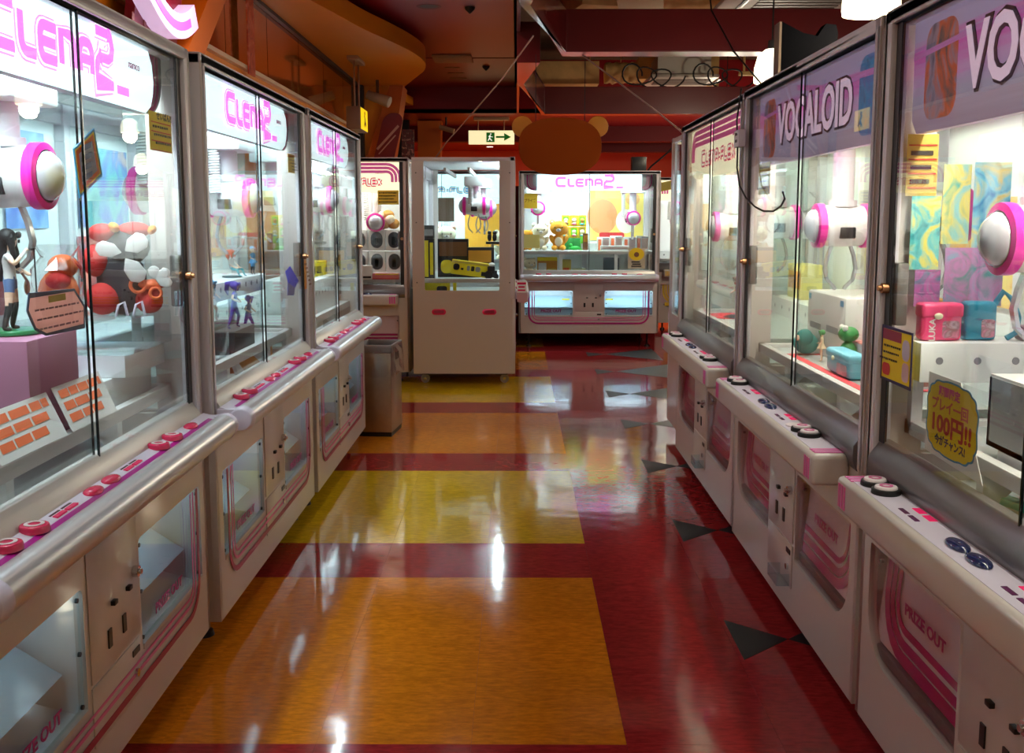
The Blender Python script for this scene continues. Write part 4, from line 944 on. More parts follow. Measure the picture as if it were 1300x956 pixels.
# --- cartons with printed panels
def carton(label, loc, rotz, s, m, panels=(), cat='box', name='prize_box', group=None, tilt=(0, 0)):
    """s = width, depth, height; panels: (x0,x1,z0,z1,material[,corner radius]) as fractions of the front"""
    t = thing(name, label, cat, loc, rotz, group)
    t.rotation_euler = (tilt[0], tilt[1], rotz)
    w_, d_, h_ = s
    b = MB().box(-w_ / 2, w_ / 2, -d_ / 2, d_ / 2, 0, h_).obj('carton', m, t, bevel=min(s) * .04)
    for p in panels:
        x0, x1, z0, z1, pm = p[:5]; r = (p[5] if len(p) > 5 else 0) * min(w_ * (x1 - x0), h_ * (z1 - z0))
        MB().prism(rrect((x0 - .5) * w_, (x1 - .5) * w_, z0 * h_, z1 * h_, r), .0012, 'y', -d_ / 2 - .0012).obj('printed_panel', pm, t, smooth=0)
    MB().box(-w_ * .46, w_ * .46, -d_ * .46, d_ * .46, h_, h_ + .0008).obj('lid', m, t)
    return t
# --- notices: thin sheets on a plane. axis 'x' = lies in a y-z plane, facing +x (face=1) or -x; axis 'y' faces -y
def sheet(label, at, pts, face, m, layers=(), name='notice', cat='notice', edge=None, group=None, axis='x', texts=()):
    us = [p[0] for p in pts]; zs = [p[1] for p in pts]; cu, cz = (min(us) + max(us)) / 2, min(zs)
    loc = (at, cu, cz) if axis == 'x' else (cu, at, cz)
    t = thing(name, label, cat, loc, 0, group)
    def P(q): return [(u - cu, z - cz) for u, z in q]
    MB().prism(P(pts), .0016 * face, axis, 0).obj('sheet', m, t, smooth=0)
    if edge: MB().band(P(pts), .006, .003 * face, axis, 0, closed=True).obj('edging', edge, t, smooth=0)
    k = 0
    for q, lm, nm in layers:
        k += 1; MB().prism(P(q), .0003 * face, axis, (.0016 + .0004 * k) * face).obj(nm, lm, t, smooth=0)
    for body, size, c, tm, w_, rot in texts:
        me = text_mesh(body, size, .0004, tm, bold=size * .035, width=w_)
        o = link('lettering', me, t, (( .0016 + .0004 * (k + 2)) * face, c[0] - cu, c[1] - cz) if axis == 'x' else (c[0] - cu, -.002 - .0004 * k, c[1] - cz))
        o.rotation_euler = (rot if axis == 'x' else 0, 0 if axis == 'x' else rot, PI / 2 * face if axis == 'x' else 0)
        if axis == 'x': o.rotation_mode = 'XYZ'
    return t
def rect(u0, u1, z0, z1): return [(u0, z0), (u1, z0), (u1, z1), (u0, z1)]
def lines(u0, u1, z0, z1, n, m, nm='writing_line', seed=1, th=.5):
    """rows of short dashes where the photograph only shows unreadable writing"""
    rnd = random.Random(seed); out = []
    hz = (z1 - z0) / n
    for i in range(n):
        u = u0; zc = z1 - hz * (i + .5)
        end = u1 - rnd.random() * .25 * (u1 - u0)
        while u < end:
            w_ = min((u1 - u0) * (.06 + .08 * rnd.random()), end - u + .0005); out.append((rect(u, u + w_ * .8, zc - hz * th / 2 * (.6 + .4 * rnd.random()), zc + hz * th / 2), m, nm)); u += w_
    return out
def riser(label, x0, x1, y0, y1, z0, z1, m, holes=False, cat='stand'):
    cx, cy = (x0 + x1) / 2, (y0 + y1) / 2
    t = thing('display_stand', label, cat, (cx, cy, z0))
    MB().box(x0 - cx, x1 - cx, y0 - cy, y1 - cy, 0, z1 - z0).obj('block', m, t, bevel=.003)
    if holes:
        n = int((y1 - y0) / .1) if holes == 'y' else int((x1 - x0) / .1)
        for k in range(n):
            if holes == 'y':
                xx = (x1 - cx) if cx < 0 else (x0 - cx); s = 1 if cx < 0 else -1
                MB().cyl((xx, y0 - cy + .05 + .1 * k, (z1 - z0) * .6), (xx + s * .001, y0 - cy + .05 + .1 * k, (z1 - z0) * .6), .012, n=10).obj('peg_hole', M['hole_grey'], t)
            else:
                MB().cyl((x0 - cx + .05 + .1 * k, y0 - cy, (z1 - z0) * .55), (x0 - cx + .05 + .1 * k, y0 - cy - .001, (z1 - z0) * .55), .010, n=10).obj('peg_hole', M['hole_grey'], t)
    return t
PEACH = col('peach', (246, 204, 192), .6, trans=.65); TEAL = col('teal', (60, 176, 186)); AQUA = col('aqua', (110, 190, 214)); BLUE = col('blue', (30, 110, 255), trans=.5); YB = col('box_yellow', (238, 214, 20), .35)
TAN = col('fur_tan', (206, 150, 70), .9); CREAM = col('fur_cream', (244, 232, 200), .9); ORF = col('fur_orange', (236, 164, 50), .9); REDP = col('red', (214, 40, 44)); GREY = col('box_grey', (150, 150, 152), .4)
LIME = col('lime', (120, 220, 60)); MINT = col('mint', (110, 220, 190)); PURP = col('purple', (92, 72, 180)); PINKP = col('pink', (236, 72, 126), .35); DRED = col('dark_red', (110, 22, 40)); MATR = col('mat_red', (250, 70, 84), .5)
GRN = col('green', (50, 140, 70)); HAIRO = col('hair_orange', (222, 96, 50)); HAIRB = col('hair_blue', (84, 160, 206)); HAIRG = col('hair_green', (70, 150, 84)); DENIM = col('denim', (90, 116, 160)); BRN = col('brown', (130, 84, 50)); AMBER = col('amber', (230, 160, 60), trans=.3)

# L1 -----------------------------------------------------------------
riser('pink box under the black haired singer figure', -1.46, -1.2, 2.42, 2.70, .97, 1.24, col('pink_box', (176, 116, 146)))
g = figurine('girl figure with long black hair, white shirt and black boots singing with guitar', (-1.31, 2.575, 1.242), 1.9, .262, 'sing', 'long', INK, PAPER, DENIM, INK, INK, SKIN, col('base_green', (30, 120, 70), .3))
MB().tube([(.2, -.12, .42), (-.05, -.16, .52), (-.22, -.13, .62)], [.012, .014, .012], 6).ell((.14, -.13, .45), (.13, .025, .08)).obj('guitar', BRN, g, smooth=1.2)
MB().tube([(-.08, -.24, .03), (-.08, -.24, .83)], .007, 6).ell((-.08, -.22, .84), (.018, .03, .018), 8, 6).obj('microphone_stand', INK, g, smooth=1.2)
hexp = [(2.249, 1.366), (2.479, 1.363), (2.532, 1.317), (2.526, 1.267), (2.32, 1.269), (2.269, 1.288), (2.237, 1.333)]
sheet('peach many sided notice card with dark edging inside nearest left glass', -1.105, hexp, 1, PEACH, [(rect(2.34, 2.43, 1.342, 1.358), col('olive', (176, 160, 50)), 'heading')] + lines(2.27, 2.51, 1.275, 1.34, 3, col('ink_grey', (150, 122, 124), trans=.5), seed=3, th=.22), edge=col('edging_navy', (50, 66, 96)))
dia = [(2.521, 1.71), (2.645, 1.769), (2.681, 1.655), (2.539, 1.594)]
cx_, cz_ = 2.597, 1.682
def scl(p, k): return [(cx_ + (u - cx_) * k, cz_ + (z - cz_) * k) for u, z in p]
sheet('tilted yellow and orange card with blue edging on the nearest left glass', -1.105, dia, 1, YEL, [(scl(dia, .86), col('card_orange', (244, 140, 60), trans=.45), 'border'), (scl(dia, .66), col('card_lilac', (224, 228, 246), trans=.5), 'centre')] + [(scl([(2.555, 1.655 + .026 * i), (2.62, 1.672 + .026 * i), (2.623, 1.688 + .026 * i), (2.558, 1.671 + .026 * i)], .95), col('ink_blue', (110, 130, 180)), 'writing_line') for i in range(-1, 3)], edge=col('edging_blue', (70, 170, 220)))
sheet('yellow notice with red ruled lines beside the end of nearest left glass', -1.105, rect(3.05, 3.24, 1.745, 1.862), 1, PAPERY, [(rect(3.06, 3.23, 1.745 + .028 * k, 1.7485 + .028 * k), REDINK, 'ruled_line') for k in range(4)] + lines(3.07, 3.22, 1.755, 1.83, 3, INK, seed=5, th=.3), texts=[('せいばん!!', .026, (3.14, 1.847), INK, .13, 0)])
def leaning(label, y0, y1, xb, zb_, xt, zt, seed):
    t = thing('price_sheet', label, 'notice', (xb, (y0 + y1) / 2, zb_)); h = (y1 - y0) / 2; dx, dz = xt - xb, zt - zb_
    n = Vector((dz, 0, -dx)).normalized() * .0015
    def quad(a0, a1, b0, b1, e): return [(dx * b + n.x * e, a, dz * b + n.z * e) for a, b in ((a0, b0), (a1, b0), (a1, b1), (a0, b1))]
    MB().add(quad(-h, h, 0, 1, 0) + quad(-h, h, 0, 1, 1), [(0, 1, 2, 3), (4, 7, 6, 5), (0, 4, 5, 1), (1, 5, 6, 2), (2, 6, 7, 3), (3, 7, 4, 0)]).obj('sheet', PAPER, t)
    rnd = random.Random(seed)
    for r in range(3):
        a = -h * .85
        while a < h * (.8 - .25 * r):
            wd = h * (.3 + .25 * rnd.random()); MB().add(quad(a, min(a + wd, h * .9), .72 - .27 * r, .90 - .27 * r, 1.6), [(0, 1, 2, 3)]).obj('orange_writing', ORINK, t); a += wd * 1.12
leaning('white sheet with orange handwriting leaning nearest the singer figure', 2.17, 2.50, -1.15, .99, -1.20, 1.10, 2)
leaning('white sheet with orange handwriting leaning below the many sided peach card', 2.53, 2.82, -1.15, .99, -1.20, 1.105, 4)
tag(MB().lathe([(.001, 0), (.065, 0), (.082, .03), (.079, .03), (.063, .006), (.001, .006)], n=26).obj('tray', col('tray_magenta', (224, 90, 196), .25), None, (-1.36, 2.855, 1.062)), 'round magenta plastic tray behind the orange lettered sheets', 'tray')
riser('low white stand under magenta tray in the nearest left machine', -1.60, -1.22, 2.76, 3.29, .97, 1.06, INNER)
figurine('small figure in grey top and rust skirt behind the first orange lettered sheet', (-1.30, 2.53, .971), 1.6, .205, 'stand', 'tail', INK, col('grey_top', (150, 156, 166)), None, SKIN, INK, SKIN, None, col('rust', (176, 84, 60)))
tag(MB().box(-.003, .003, -.09, .09, 0, .19).obj('divider_plate', mat('plate_grey', rgb(200, 204, 210), .3), None, (-1.37, 2.66, .971)), 'white upright plate beside the small grey figure', 'plate')
riser('clear topped white stand under the red and white plush parcel', -1.50, -1.16, 2.95, 3.33, 1.131, 1.235, glass('block_clear', (.9, .93, .94), .05, 1.0))
riser('white stand carrying the clear block at the end of nearest left machine', -1.48, -1.18, 2.97, 3.31, 1.061, 1.13, INNER)
t = thing('wrapped_plush', 'red and dark plush parcel with white bow and yellow trim', 'plush toy', (-1.26, 3.18, 1.236), -1.15); t.scale = (.86, .86, .86)
MB().ell((-.02, 0, .12), (.075, .09, .125)).ell((-.01, .02, .25), (.075, .085, .07)).obj('body', col('plush_dark', (70, 66, 70), .9), t, smooth=1.2)
MB().ell((.02, -.07, .06), (.06, .06, .06)).ell((.03, .09, .05), (.05, .05, .05)).ell((.01, -.09, .20), (.045, .045, .06)).ell((.0, .05, .31), (.055, .06, .03)).ell((.0, -.06, .30), (.05, .05, .035)).obj('red_cloth', col('plush_red', (206, 50, 48), .8), t, smooth=1.2)
def petal(c, a, L, w_): return [(c[0] + math.cos(a) * L * u - math.sin(a) * w_ * v, c[1] + math.sin(a) * L * u + math.cos(a) * w_ * v) for u, v in ((0, 0), (.35, .5), (.8, .55), (1, .2), (1, -.2), (.8, -.55), (.35, -.5))]
wb_ = MB()
for c, a, L, w_ in (((.0, .23), 2.9, .09, .05), ((.01, .235), .6, .09, .06), ((.01, .21), -1.0, .10, .06), ((.11, .13), .6, .06, .035), ((.11, .13), -.3, .06, .035), ((.11, .13), 1.7, .05, .035)): wb_.prism(petal(c, a, L, w_), .012, 'x', .085)
wb_.obj('white_bow', PAPER, t, bevel=.003, smooth=1.0)
MB().ell((.02, -.02, .32), (.05, .022, .018), 12, 7, rot=Matrix.Rotation(-.6, 3, 'X')).ell((.02, .11, .31), (.045, .02, .015), 12, 7, rot=Matrix.Rotation(.7, 3, 'X')).obj('yellow_trim', AMBER, t, smooth=1.2)
MB().tube([(.08, .05 + .026 * math.cos(a), .11 + .026 * math.sin(a)) for a in [2 * PI * k / 14 for k in range(15)]], .007, 6).tube([(.085, .11 + .02 * math.cos(a), .08 + .02 * math.sin(a)) for a in [2 * PI * k / 14 for k in range(15)]], .006, 6).ell((.06, .10, .11), (.03, .05, .02)).obj('orange_ring', ORINK, t, smooth=1.2)
MB().tube([(.08, -.03, 0), (.085, -.02, .04), (.085, 0, .05), (.08, .01, 0)], .005, 6).tube([(.08, .03, 0), (.085, .04, .04), (.085, .06, .05), (.08, .07, 0)], .005, 6).obj('lilac_ring', LILAC, t, smooth=1.2)
t = thing('wrapped_plush', 'orange and red plush in shiny clear wrap beside the dark parcel', 'plush toy', (-1.40, 3.04, 1.236), -1.15); t.scale = (.75, .75, .75)
MB().ell((0, 0, .10), (.07, .08, .10)).ell((.0, .02, .21), (.055, .06, .05)).obj('body', col('plush_orange', (226, 110, 60), .9), t, smooth=1.2)
MB().ell((.03, .0, .15), (.05, .05, .04)).obj('red_scarf', M['col_plush_red'], t, smooth=1.2)
wr = MB(); n_ = 14
for i in range(7):
    for k in range(n_):
        a = 2 * PI * k / n_; q = (.098 if i < 5 else .06 if i == 5 else .09) * (1 + .08 * math.sin(5 * a + i)); wr.v.append((q * math.cos(a), q * math.sin(a), .05 * i))
for i in range(6):
    for k in range(n_): wr.f.append((i * n_ + k, i * n_ + (k + 1) % n_, (i + 1) * n_ + (k + 1) % n_, (i + 1) * n_ + k)); wr.mi.append(0)
wr.obj('clear_wrap', FILM, t, smooth=0)
carton('dark red carton behind the plush parcels in the nearest left machine', (-1.75, 3.2, 1.072), PI / 2, (.24, .1, .3), DRED, [(.1, .9, .1, .5, GREY)])
carton('tall purple and brown carton standing behind the singer figure', (-1.72, 2.55, 1.072), PI / 2, (.26, .1, .34), col('plum', (90, 60, 90)), [(.1, .9, .3, .9, BRN)])
# L2 -----------------------------------------------------------------
def poster(label, at, y0, y1, z0, z1, m, face=1, axis='x'):
    return sheet(label, at, rect(y0, y1, z0, z1), face, m, name='poster', cat='poster', axis=axis)
poster('teal and blue printed poster on back wall of the second left machine', -1.925, 4.42, 4.98, 1.50, 1.86, art_mat('print_teal', [rgb(40, 160, 176), rgb(110, 200, 200), rgb(90, 130, 210), rgb(214, 190, 190)], 4))
poster('blue printed poster left of middle post in the second left machine', -1.925, 3.78, 4.12, 1.50, 1.88, art_mat('print_blue', [rgb(60, 110, 210), rgb(120, 170, 230), rgb(170, 210, 230)], 5))
poster('salmon and plum printed poster low on back wall of second left machine', -1.925, 4.38, 4.72, 1.2, 1.46, art_mat('print_salmon', [rgb(226, 130, 110), rgb(200, 80, 80), rgb(150, 140, 160)], 6))
riser('white bridge shelf with peg holes under the orange haired figure', -1.56, -1.27, 3.62, 5.04, 1.185, 1.265, INNER, 'y')
for yy in (3.7, 4.95): tag(MB().cyl((0, 0, 0), (0, 0, .215), .018, n=10).obj('stand_post', FRAMEW, None, (-1.42, yy, .97)), 'white post under the %s end of bridge shelf in second left machine' % ('near' if yy < 4 else 'far'), 'post')
figurine('orange haired figure crouching on a blue green bowl base', (-1.33, 4.66, 1.266), 1.3, .17, 'sit', 'tail', HAIRO, PAPER, TEAL, TEAL, INK, TEAL, col('bowl_teal', (30, 90, 104), .3))
figurine('blue hatted figure in blue coat standing at the far end of bridge shelf', (-1.30, 4.92, 1.266), 1.2, .135, 'stand', 'short', col('hair_sand', (214, 170, 120)), HAIRB, HAIRB, INK, INK, HAIRB, None, HAIRB, cap=HAIRB)
riser('clear acrylic block under the blue haired figure', -1.27, -1.18, 3.86, 4.06, .97, 1.13, M['block_clear'])
figurine('pale blue haired figure in white dress nearest the second left glass', (-1.22, 3.97, 1.131), 1.4, .165, 'stride', 'twin', HAIRB, PAPER, PAPER, PAPER, INK, SKIN, None, PAPER)
riser('dark low stand under the striding purple figure', -1.27, -1.18, 4.14, 4.46, .97, 1.07, col('stand_dark', (70, 58, 60)))
figurine('striding figure with purple jacket and long purple legs', (-1.215, 4.27, 1.071), 1.6, .20, 'stride', 'tail', PURP, PURP, PURP, PURP, REDP, PURP)
figurine('small purple figure behind the striding one in second left machine', (-1.34, 4.95, .97), 1.4, .19, 'stride', 'short', PURP, DENIM, PURP, PURP, REDP, PURP)
arrow = [(4.762, 1.287), (4.864, 1.308), (5.05, 1.226), (4.955, 1.195), (4.933, 1.161), (4.797, 1.171), (4.805, 1.239)]
sheet('blue arrow shaped card stuck inside the second left glass', -1.105, arrow, 1, BLUE, [([(4.80, 1.235), (4.955, 1.195), (4.933, 1.163), (4.80, 1.173)], col('blue_pale', (110, 130, 210)), 'stem')], name='arrow_card', cat='card')
sheet('narrow yellow notice under the lock on second left machine', -1.065, rect(5.0, 5.047, 1.185, 1.335), 1, AMBER, lines(5.004, 5.043, 1.2, 1.32, 6, BRN, seed=8))
sheet('yellow notice high at the far end of second left glass', -1.105, rect(4.88, 5.02, 1.76, 1.85), 1, PAPERY, lines(4.89, 5.01, 1.765, 1.845, 5, INK, seed=9, th=.35))
for k, (yy, rz, lab) in enumerate(((4.20, .5, 'folded white card leaning under the deck, nearest of two'), (4.44, .2, 'folded white card leaning under the deck, farther of two'))):
    tag(MB().add([(0, -.09, 0), (0, .09, 0), (-.06, .07, .16), (-.06, -.07, .15), (.03, -.08, 0), (.03, .09, 0)], [(0, 1, 2, 3), (4, 5, 2, 3), (0, 4, 3), (1, 2, 5)]).obj('folded_card', PAPER, None, (-1.24, yy, .80), (0, 0, rz)), lab, 'card')
carton('brown carton on the floor of second left machine below blue arrow', (-1.30, 4.83, .80), PI / 2, (.22, .16, .145), AMBER, [(.1, .5, .2, .8, BRN)])
carton('green and grey flat carton on the deck behind the blue arrow', (-1.40, 4.5, .971), PI / 2, (.4, .15, .09), col('carton_green', (90, 120, 110)), [(.1, .9, .3, .7, GREY)])
# L3 -----------------------------------------------------------------
riser('pale stand under yellow packages in the third left machine', -1.52, -1.2, 5.9, 6.70, .97, 1.17, INNER, 'y')
for k, (yy, rz, lab) in enumerate(((6.25, .1, 'nearest'), (6.44, -.15, 'middle'), (6.63, .12, 'farthest'))):
    carton('yellow package on pale stand in the third left machine, %s of three' % lab, (-1.31, yy, 1.171), PI / 2 + rz, (.16, .09, .09), YB, [(.1, .6, .2, .7, INK)], group='yellow packages in the third left machine')
carton('tall blue carton behind yellow packages in the third left machine', (-1.5, 6.6, 1.171), PI / 2, (.12, .06, .3), DENIM, [(.2, .8, .2, .8, PAPER)])
poster('cream and pink printed poster on back wall of the third left machine', -1.915, 5.5, 6.6, 1.3, 1.85, art_mat('print_cream', [rgb(240, 226, 170), rgb(236, 190, 170), rgb(220, 170, 110)], 3))
carton('beige carton on the floor of third left machine', (-1.32, 6.2, .80), PI / 2, (.3, .16, .13), col('beige', (206, 186, 164)))
# R1 -----------------------------------------------------------------
big = [(2.185, .945), (2.505, .955), (2.50, 1.156), (2.32, 1.156)]
cloud = []
cu_, cz2 = 2.36, 1.055
for k in range(96):
    a = 2 * PI * k / 96; e = 1 + .045 * abs(math.sin(a * 7))
    cloud.append((cu_ + .132 * e * math.copysign(abs(math.cos(a)) ** .6, math.cos(a)), cz2 + .086 * e * math.copysign(abs(math.sin(a)) ** .6, math.sin(a))))
sh_ = sheet('large yellow cloud shaped 100 yen price sign on nearest right glass', 1.045, big, -1, PAPER, [([(cu_ + (u - cu_) * 1.05, cz2 + (z - cz2) * 1.05) for u, z in cloud], col('cloud_blue', (60, 150, 190)), 'outline'), (cloud, YEL, 'cloud')],
    name='price_sign', cat='sign', texts=[('期間限定', .026, (2.375, 1.118), col('ink_pink', (230, 70, 150)), .12, 0), ('プレイ一回', .034, (2.37, 1.083), col('ink_coral', (226, 90, 80)), .20, 0), ('100円!!', .058, (2.36, 1.036), REDINK, .215, 0), ('今がチャンス!', .026, (2.36, .996), col('ink_navy', (40, 44, 90)), .17, 0)])
sheet('small yellow and red card beside the lock of nearest right machine', 1.014, rect(2.54, 2.745, 1.103, 1.245), -1, YEL, [(rect(2.61, 2.742, 1.212, 1.24), CRIM, 'red_heading'), (rrect(2.68, 2.737, 1.115, 1.148, .015), REDP, 'red_spot'), (rrect(2.55, 2.60, 1.17, 1.225, .02), LILAC, 'pale_patch'), (rrect(2.55, 2.595, 1.115, 1.165, .015), col('peach_patch', (226, 190, 190)), 'pale_patch')] + lines(2.61, 2.735, 1.155, 1.205, 3, INK, seed=11, th=.35), edge=col('edging_indigo', (50, 40, 90)))
sheet('yellow notice with red ruled lines at far end of nearest right machine', 2.748, rect(1.056, 1.14, 1.60, 1.765), -1, PAPERY, [], axis='y')
for k in range(3): pass
t = bpy.data.objects[[o.name for o in bpy.data.objects if o.get('label', '').startswith('yellow notice with red ruled lines at far end')][0]]
for k in range(4): MB().box(-.038, .038, -.004, -.002, .02 + .038 * k, .0235 + .038 * k).obj('ruled_line', REDINK, t)
for k in range(3): MB().box(-.032, .02 + .004 * k, -.004, -.002, .033 + .038 * k, .045 + .038 * k).obj('writing_line', INK, t)
PR = [('aqua and green printed card hanging at far end of nearest right machine', (1.16, 1.235), (1.47, 1.685), art_mat('print_aqua', [rgb(50, 160, 150), rgb(210, 200, 110), rgb(120, 190, 190), rgb(180, 150, 130)], 9)),
      ('teal and lemon printed card next to the yellow ruled notice', (1.075, 1.155), (1.40, 1.60), art_mat('print_sea', [rgb(40, 140, 150), rgb(90, 190, 190), rgb(220, 210, 90), rgb(60, 110, 130)], 12)),
      ('blue printed card hanging nearest the white crane column', (1.24, 1.34), (1.46, 1.69), art_mat('print_azure', [rgb(40, 130, 190), rgb(120, 200, 220), rgb(220, 210, 130), rgb(50, 90, 130)], 10))]
for lab, (x0, x1), (z0, z1), m_ in PR: poster(lab, 2.752 - .004 * PR.index((lab, (x0, x1), (z0, z1), m_)), x0, x1, z0, z1, m_, -1, 'y')
for lab, (x0, x1), (z0, z1), m_ in (('plum and teal printed card standing behind the pouches', (1.09, 1.16), (1.30, 1.40), art_mat('print_plum', [rgb(60, 110, 130), rgb(180, 90, 160), rgb(80, 170, 170)], 16)), ('teal printed card standing behind the teal pouch', (1.17, 1.33), (1.30, 1.46), art_mat('print_jade', [rgb(40, 140, 140), rgb(190, 130, 180), rgb(90, 170, 190)], 14))):
    poster(lab, 2.74, x0, x1, z0, z1, m_, -1, 'y')
riser('white end shelf with peg holes under the pink and teal pouches', 1.06, 1.75, 2.60, 2.755, 1.11, 1.215, INNER, 'x')
tag(MB().box(-.02, .02, -.02, .02, 0, .14).obj('stand_post', FRAMEW, None, (1.65, 2.68, .971)), 'white post under the far end of end shelf in nearest right machine', 'post')
tag(MB().box(-.015, .015, -.015, .015, 0, .14).obj('stand_post', FRAMEW, None, (1.10, 2.72, .971)), 'white post under the glass side of end shelf', 'post')
def pouch(label, loc, rotz, s, m, flap=True, word=None, strap=None, group=None):
    t = thing('pouch', label, 'pouch', loc, rotz, group); w_, d_, h_ = s
    MB().box(-w_ / 2, w_ / 2, -d_ / 2, d_ / 2, 0, h_).obj('bag', m, t, bevel=min(s) * .25, bseg=3)
    if flap:
        f = MB().box(-w_ / 2 - .002, w_ / 2 + .002, -d_ / 2 - .004, d_ / 2 + .002, h_ * .62, h_ + .003).obj('flap', m, t, bevel=min(s) * .2, bseg=3)
        MB().ell((-w_ * .12, -d_ / 2 - .005, h_ * .68), (.012, .006, .009), 12, 7).obj('button', col('stud', (220, 220, 190), .2), f, smooth=1.2)
    MB().prism(rrect(.0, w_ * .42, h_ * .08, h_ * .55, .008), .001, 'y', -d_ / 2 - .001).obj('printed_panel', art_mat('print_pouch', [rgb(214, 190, 200), rgb(150, 110, 120), rgb(230, 140, 170)], 40), t)
    if word: link('lettering', text_mesh(word, .024, .0006, PAPER, bold=.0006), t, (-w_ * .24, -d_ / 2 - .001, h_ * .30), (0, -PI / 2, 0))
    if strap: MB().tube(strap, .008, 8).obj('strap', m, t, smooth=1.2)
    return t
pouch('hot pink pouch with stud button on end shelf of the nearest right machine', (1.128, 2.66, 1.216), 0, (.108, .05, .098), PINKP, True, 'LUKA')
pouch('open teal pouch with looped teal strap beside the pink pouch', (1.236, 2.67, 1.216), 0, (.085, .05, .104), col('pouch_teal', (30, 140, 170), .35), False, None, [(.04, 0, .09), (.06, -.01, .13), (.085, -.01, .11), (.105, -.01, .06), (.10, -.01, .02), (.075, -.01, .005)])
pouch('small checked purse on end shelf beside the teal strap', (1.40, 2.66, 1.216), 0, (.12, .05, .04), mat('checked', rgb(150, 110, 120), .5, noise=.5, nscale=90), False)
t = thing('prize_bin', 'long grey lidded bin with white top in the nearest right machine', 'bin', (1.30, 2.0, 1.0))
MB().box(-.17, .17, -.36, .36, 0, .012).box(-.17, -.158, -.36, .36, 0, .165).box(.158, .17, -.36, .36, 0, .165).box(-.17, .17, -.36, -.348, 0, .165).box(-.17, .17, .348, .36, 0, .165).obj('walls', GREY, t)
MB().box(-.168, .168, -.358, .358, .165, .172).obj('top_sheet', PAPER, t)
MB().box(-.174, -.17, .10, .105, .01, .16).obj('seam', DARK, t)
tag(MB().box(-.17, .17, -.3, .3, 0, .028).obj('bin_base', FRAMEW, None, (1.30, 2.0, .971)), 'white plinth under the long grey bin', 'plinth')
t = thing('wire_rack', 'bright blue wire rack prize lying on the grey bin', 'rack', (1.24, 2.16, 1.173))
MB().tube([(-.04, .1, .0), (-.04, .1, .07), (-.04, -.12, .07), (-.04, -.12, .0)], .006, 6).tube([(.06, .1, .0), (.06, .1, .07), (.06, -.12, .07), (.06, -.12, 0)], .006, 6).tube([(-.04, .1, .07), (.06, .1, .07)], .006, 6).tube([(-.04, -.12, .07), (.06, -.12, .07)], .006, 6).obj('frame', BLUE, t, smooth=1.2)
MB().ell((.0, .05, .02), (.04, .06, .02)).ell((.0, -.05, .02), (.05, .05, .02)).obj('blue_parts', col('azure', (60, 140, 230), .3), t, smooth=1.2)
t = thing('brush', 'mint green brush lying on the floor of nearest right machine', 'brush', (1.17, 2.22, .842), .3)
MB().box(-.02, .02, -.1, .1, .03, .05).obj('handle', MINT, t, bevel=.006); MB().box(-.015, .015, -.06, .09, 0, .03).obj('bristles', PAPER, t)
tag(MB().box(-.1, .1, -.14, .14, 0, .04).obj('floor_box', FRAMEW, None, (1.18, 2.16, .801), bevel=.003), 'white flat box under mint brush', 'box')
carton('pink and red soft package on the floor near the mint brush', (1.24, 1.95, .801), -PI / 2, (.14, .1, .12), PINKP, [(.2, .8, .3, .8, REDP)])
# R2 -----------------------------------------------------------------
FROST = mat('frosted_white', rgb(226, 226, 220), .3)
carton('large frosted white box with blue corner marks in second right machine', (1.40, 4.1, .971), -PI / 2, (.50, .26, .262), FROST, [(.04, .1, .86, .95, AQUA), (.88, .96, .86, .95, HAIRB), (.1, .4, .4, .5, GREY), (.55, .85, .42, .52, GREY)])
t = thing('rod_package', 'long pale blue rod package behind the green haired figure', 'package', (1.40, 3.63, 1.075), 0)
MB().cyl((0, -.24, .025), (0, .2, .025), .024, n=14).obj('tube', AQUA, t); MB().cyl((0, .2, .025), (0, .22, .025), .016, n=12).obj('cap', BLUE, t)
for yy in (-.15, .05): MB().cyl((0, yy, .025), (0, yy + .05, .025), .0248, n=14).obj('label_band', BLUE, t)
carton('salmon flat package under the pale blue rod', (1.40, 3.6, .971), -PI / 2, (.5, .2, .1), col('salmon', (226, 150, 140)), [(.05, .95, .6, .95, LILAC)])
MATM = tag(MB().box(-.17, -.14, -.46, .46, 0, .003).box(.14, .17, -.46, .46, 0, .003).box(-.14, .14, -.46, -.43, 0, .003).box(-.14, .14, .43, .46, 0, .003).obj('prize_mat', MATR, None, (1.31, 3.72, .9702)), 'red bordered mat on the deck of second right machine', 'mat')
tag(MB().box(-.14, .14, -.43, .43, 0, .0015).obj('mat_sheet', mat('clear_grey', rgb(206, 206, 204), .2), None, (1.31, 3.72, .9702)), 'pale sheet inside the red bordered mat', 'mat')
figurine('small green haired bust figure with cream dress beside the teal plush', (1.215, 3.95, .974), -1.9, .125, 'stand', 'short', HAIRG, col('dress_cream', (226, 206, 170)), None, SKIN, INK, SKIN, None, M['col_dress_cream'] if 'col_dress_cream' in M else PAPER)
t = thing('plush_frog', 'small green round plush with white eyes behind the green haired figure', 'plush toy', (1.27, 3.80, .974))
MB().ell((0, 0, .05), (.035, .035, .05)).ell((0, 0, .125), (.04, .035, .03)).obj('body', GRN, t, smooth=1.2)
for s in (-1, 1): MB().ell((-.02, s * .02, .15), (.012, .012, .012), 8, 6).obj('eye', PAPER, t, smooth=1.2)
t = thing('plush_toy', 'teal huddled plush nearest the second right glass', 'plush toy', (1.215, 4.17, .974))
MB().ell((0, 0, .045), (.05, .07, .045)).ell((-.02, -.05, .075), (.035, .035, .035)).ell((.01, .05, .06), (.035, .035, .04)).obj('body', col('plush_teal', (60, 136, 130), .9), t, smooth=1.2)
MB().ell((-.05, -.06, .075), (.012, .012, .012), 8, 6).obj('face', SKIN, t, smooth=1.2)
pouch('sky blue zipped pouch on the red bordered mat', (1.20, 3.60, .974), -PI / 2, (.26, .07, .085), AQUA, True)
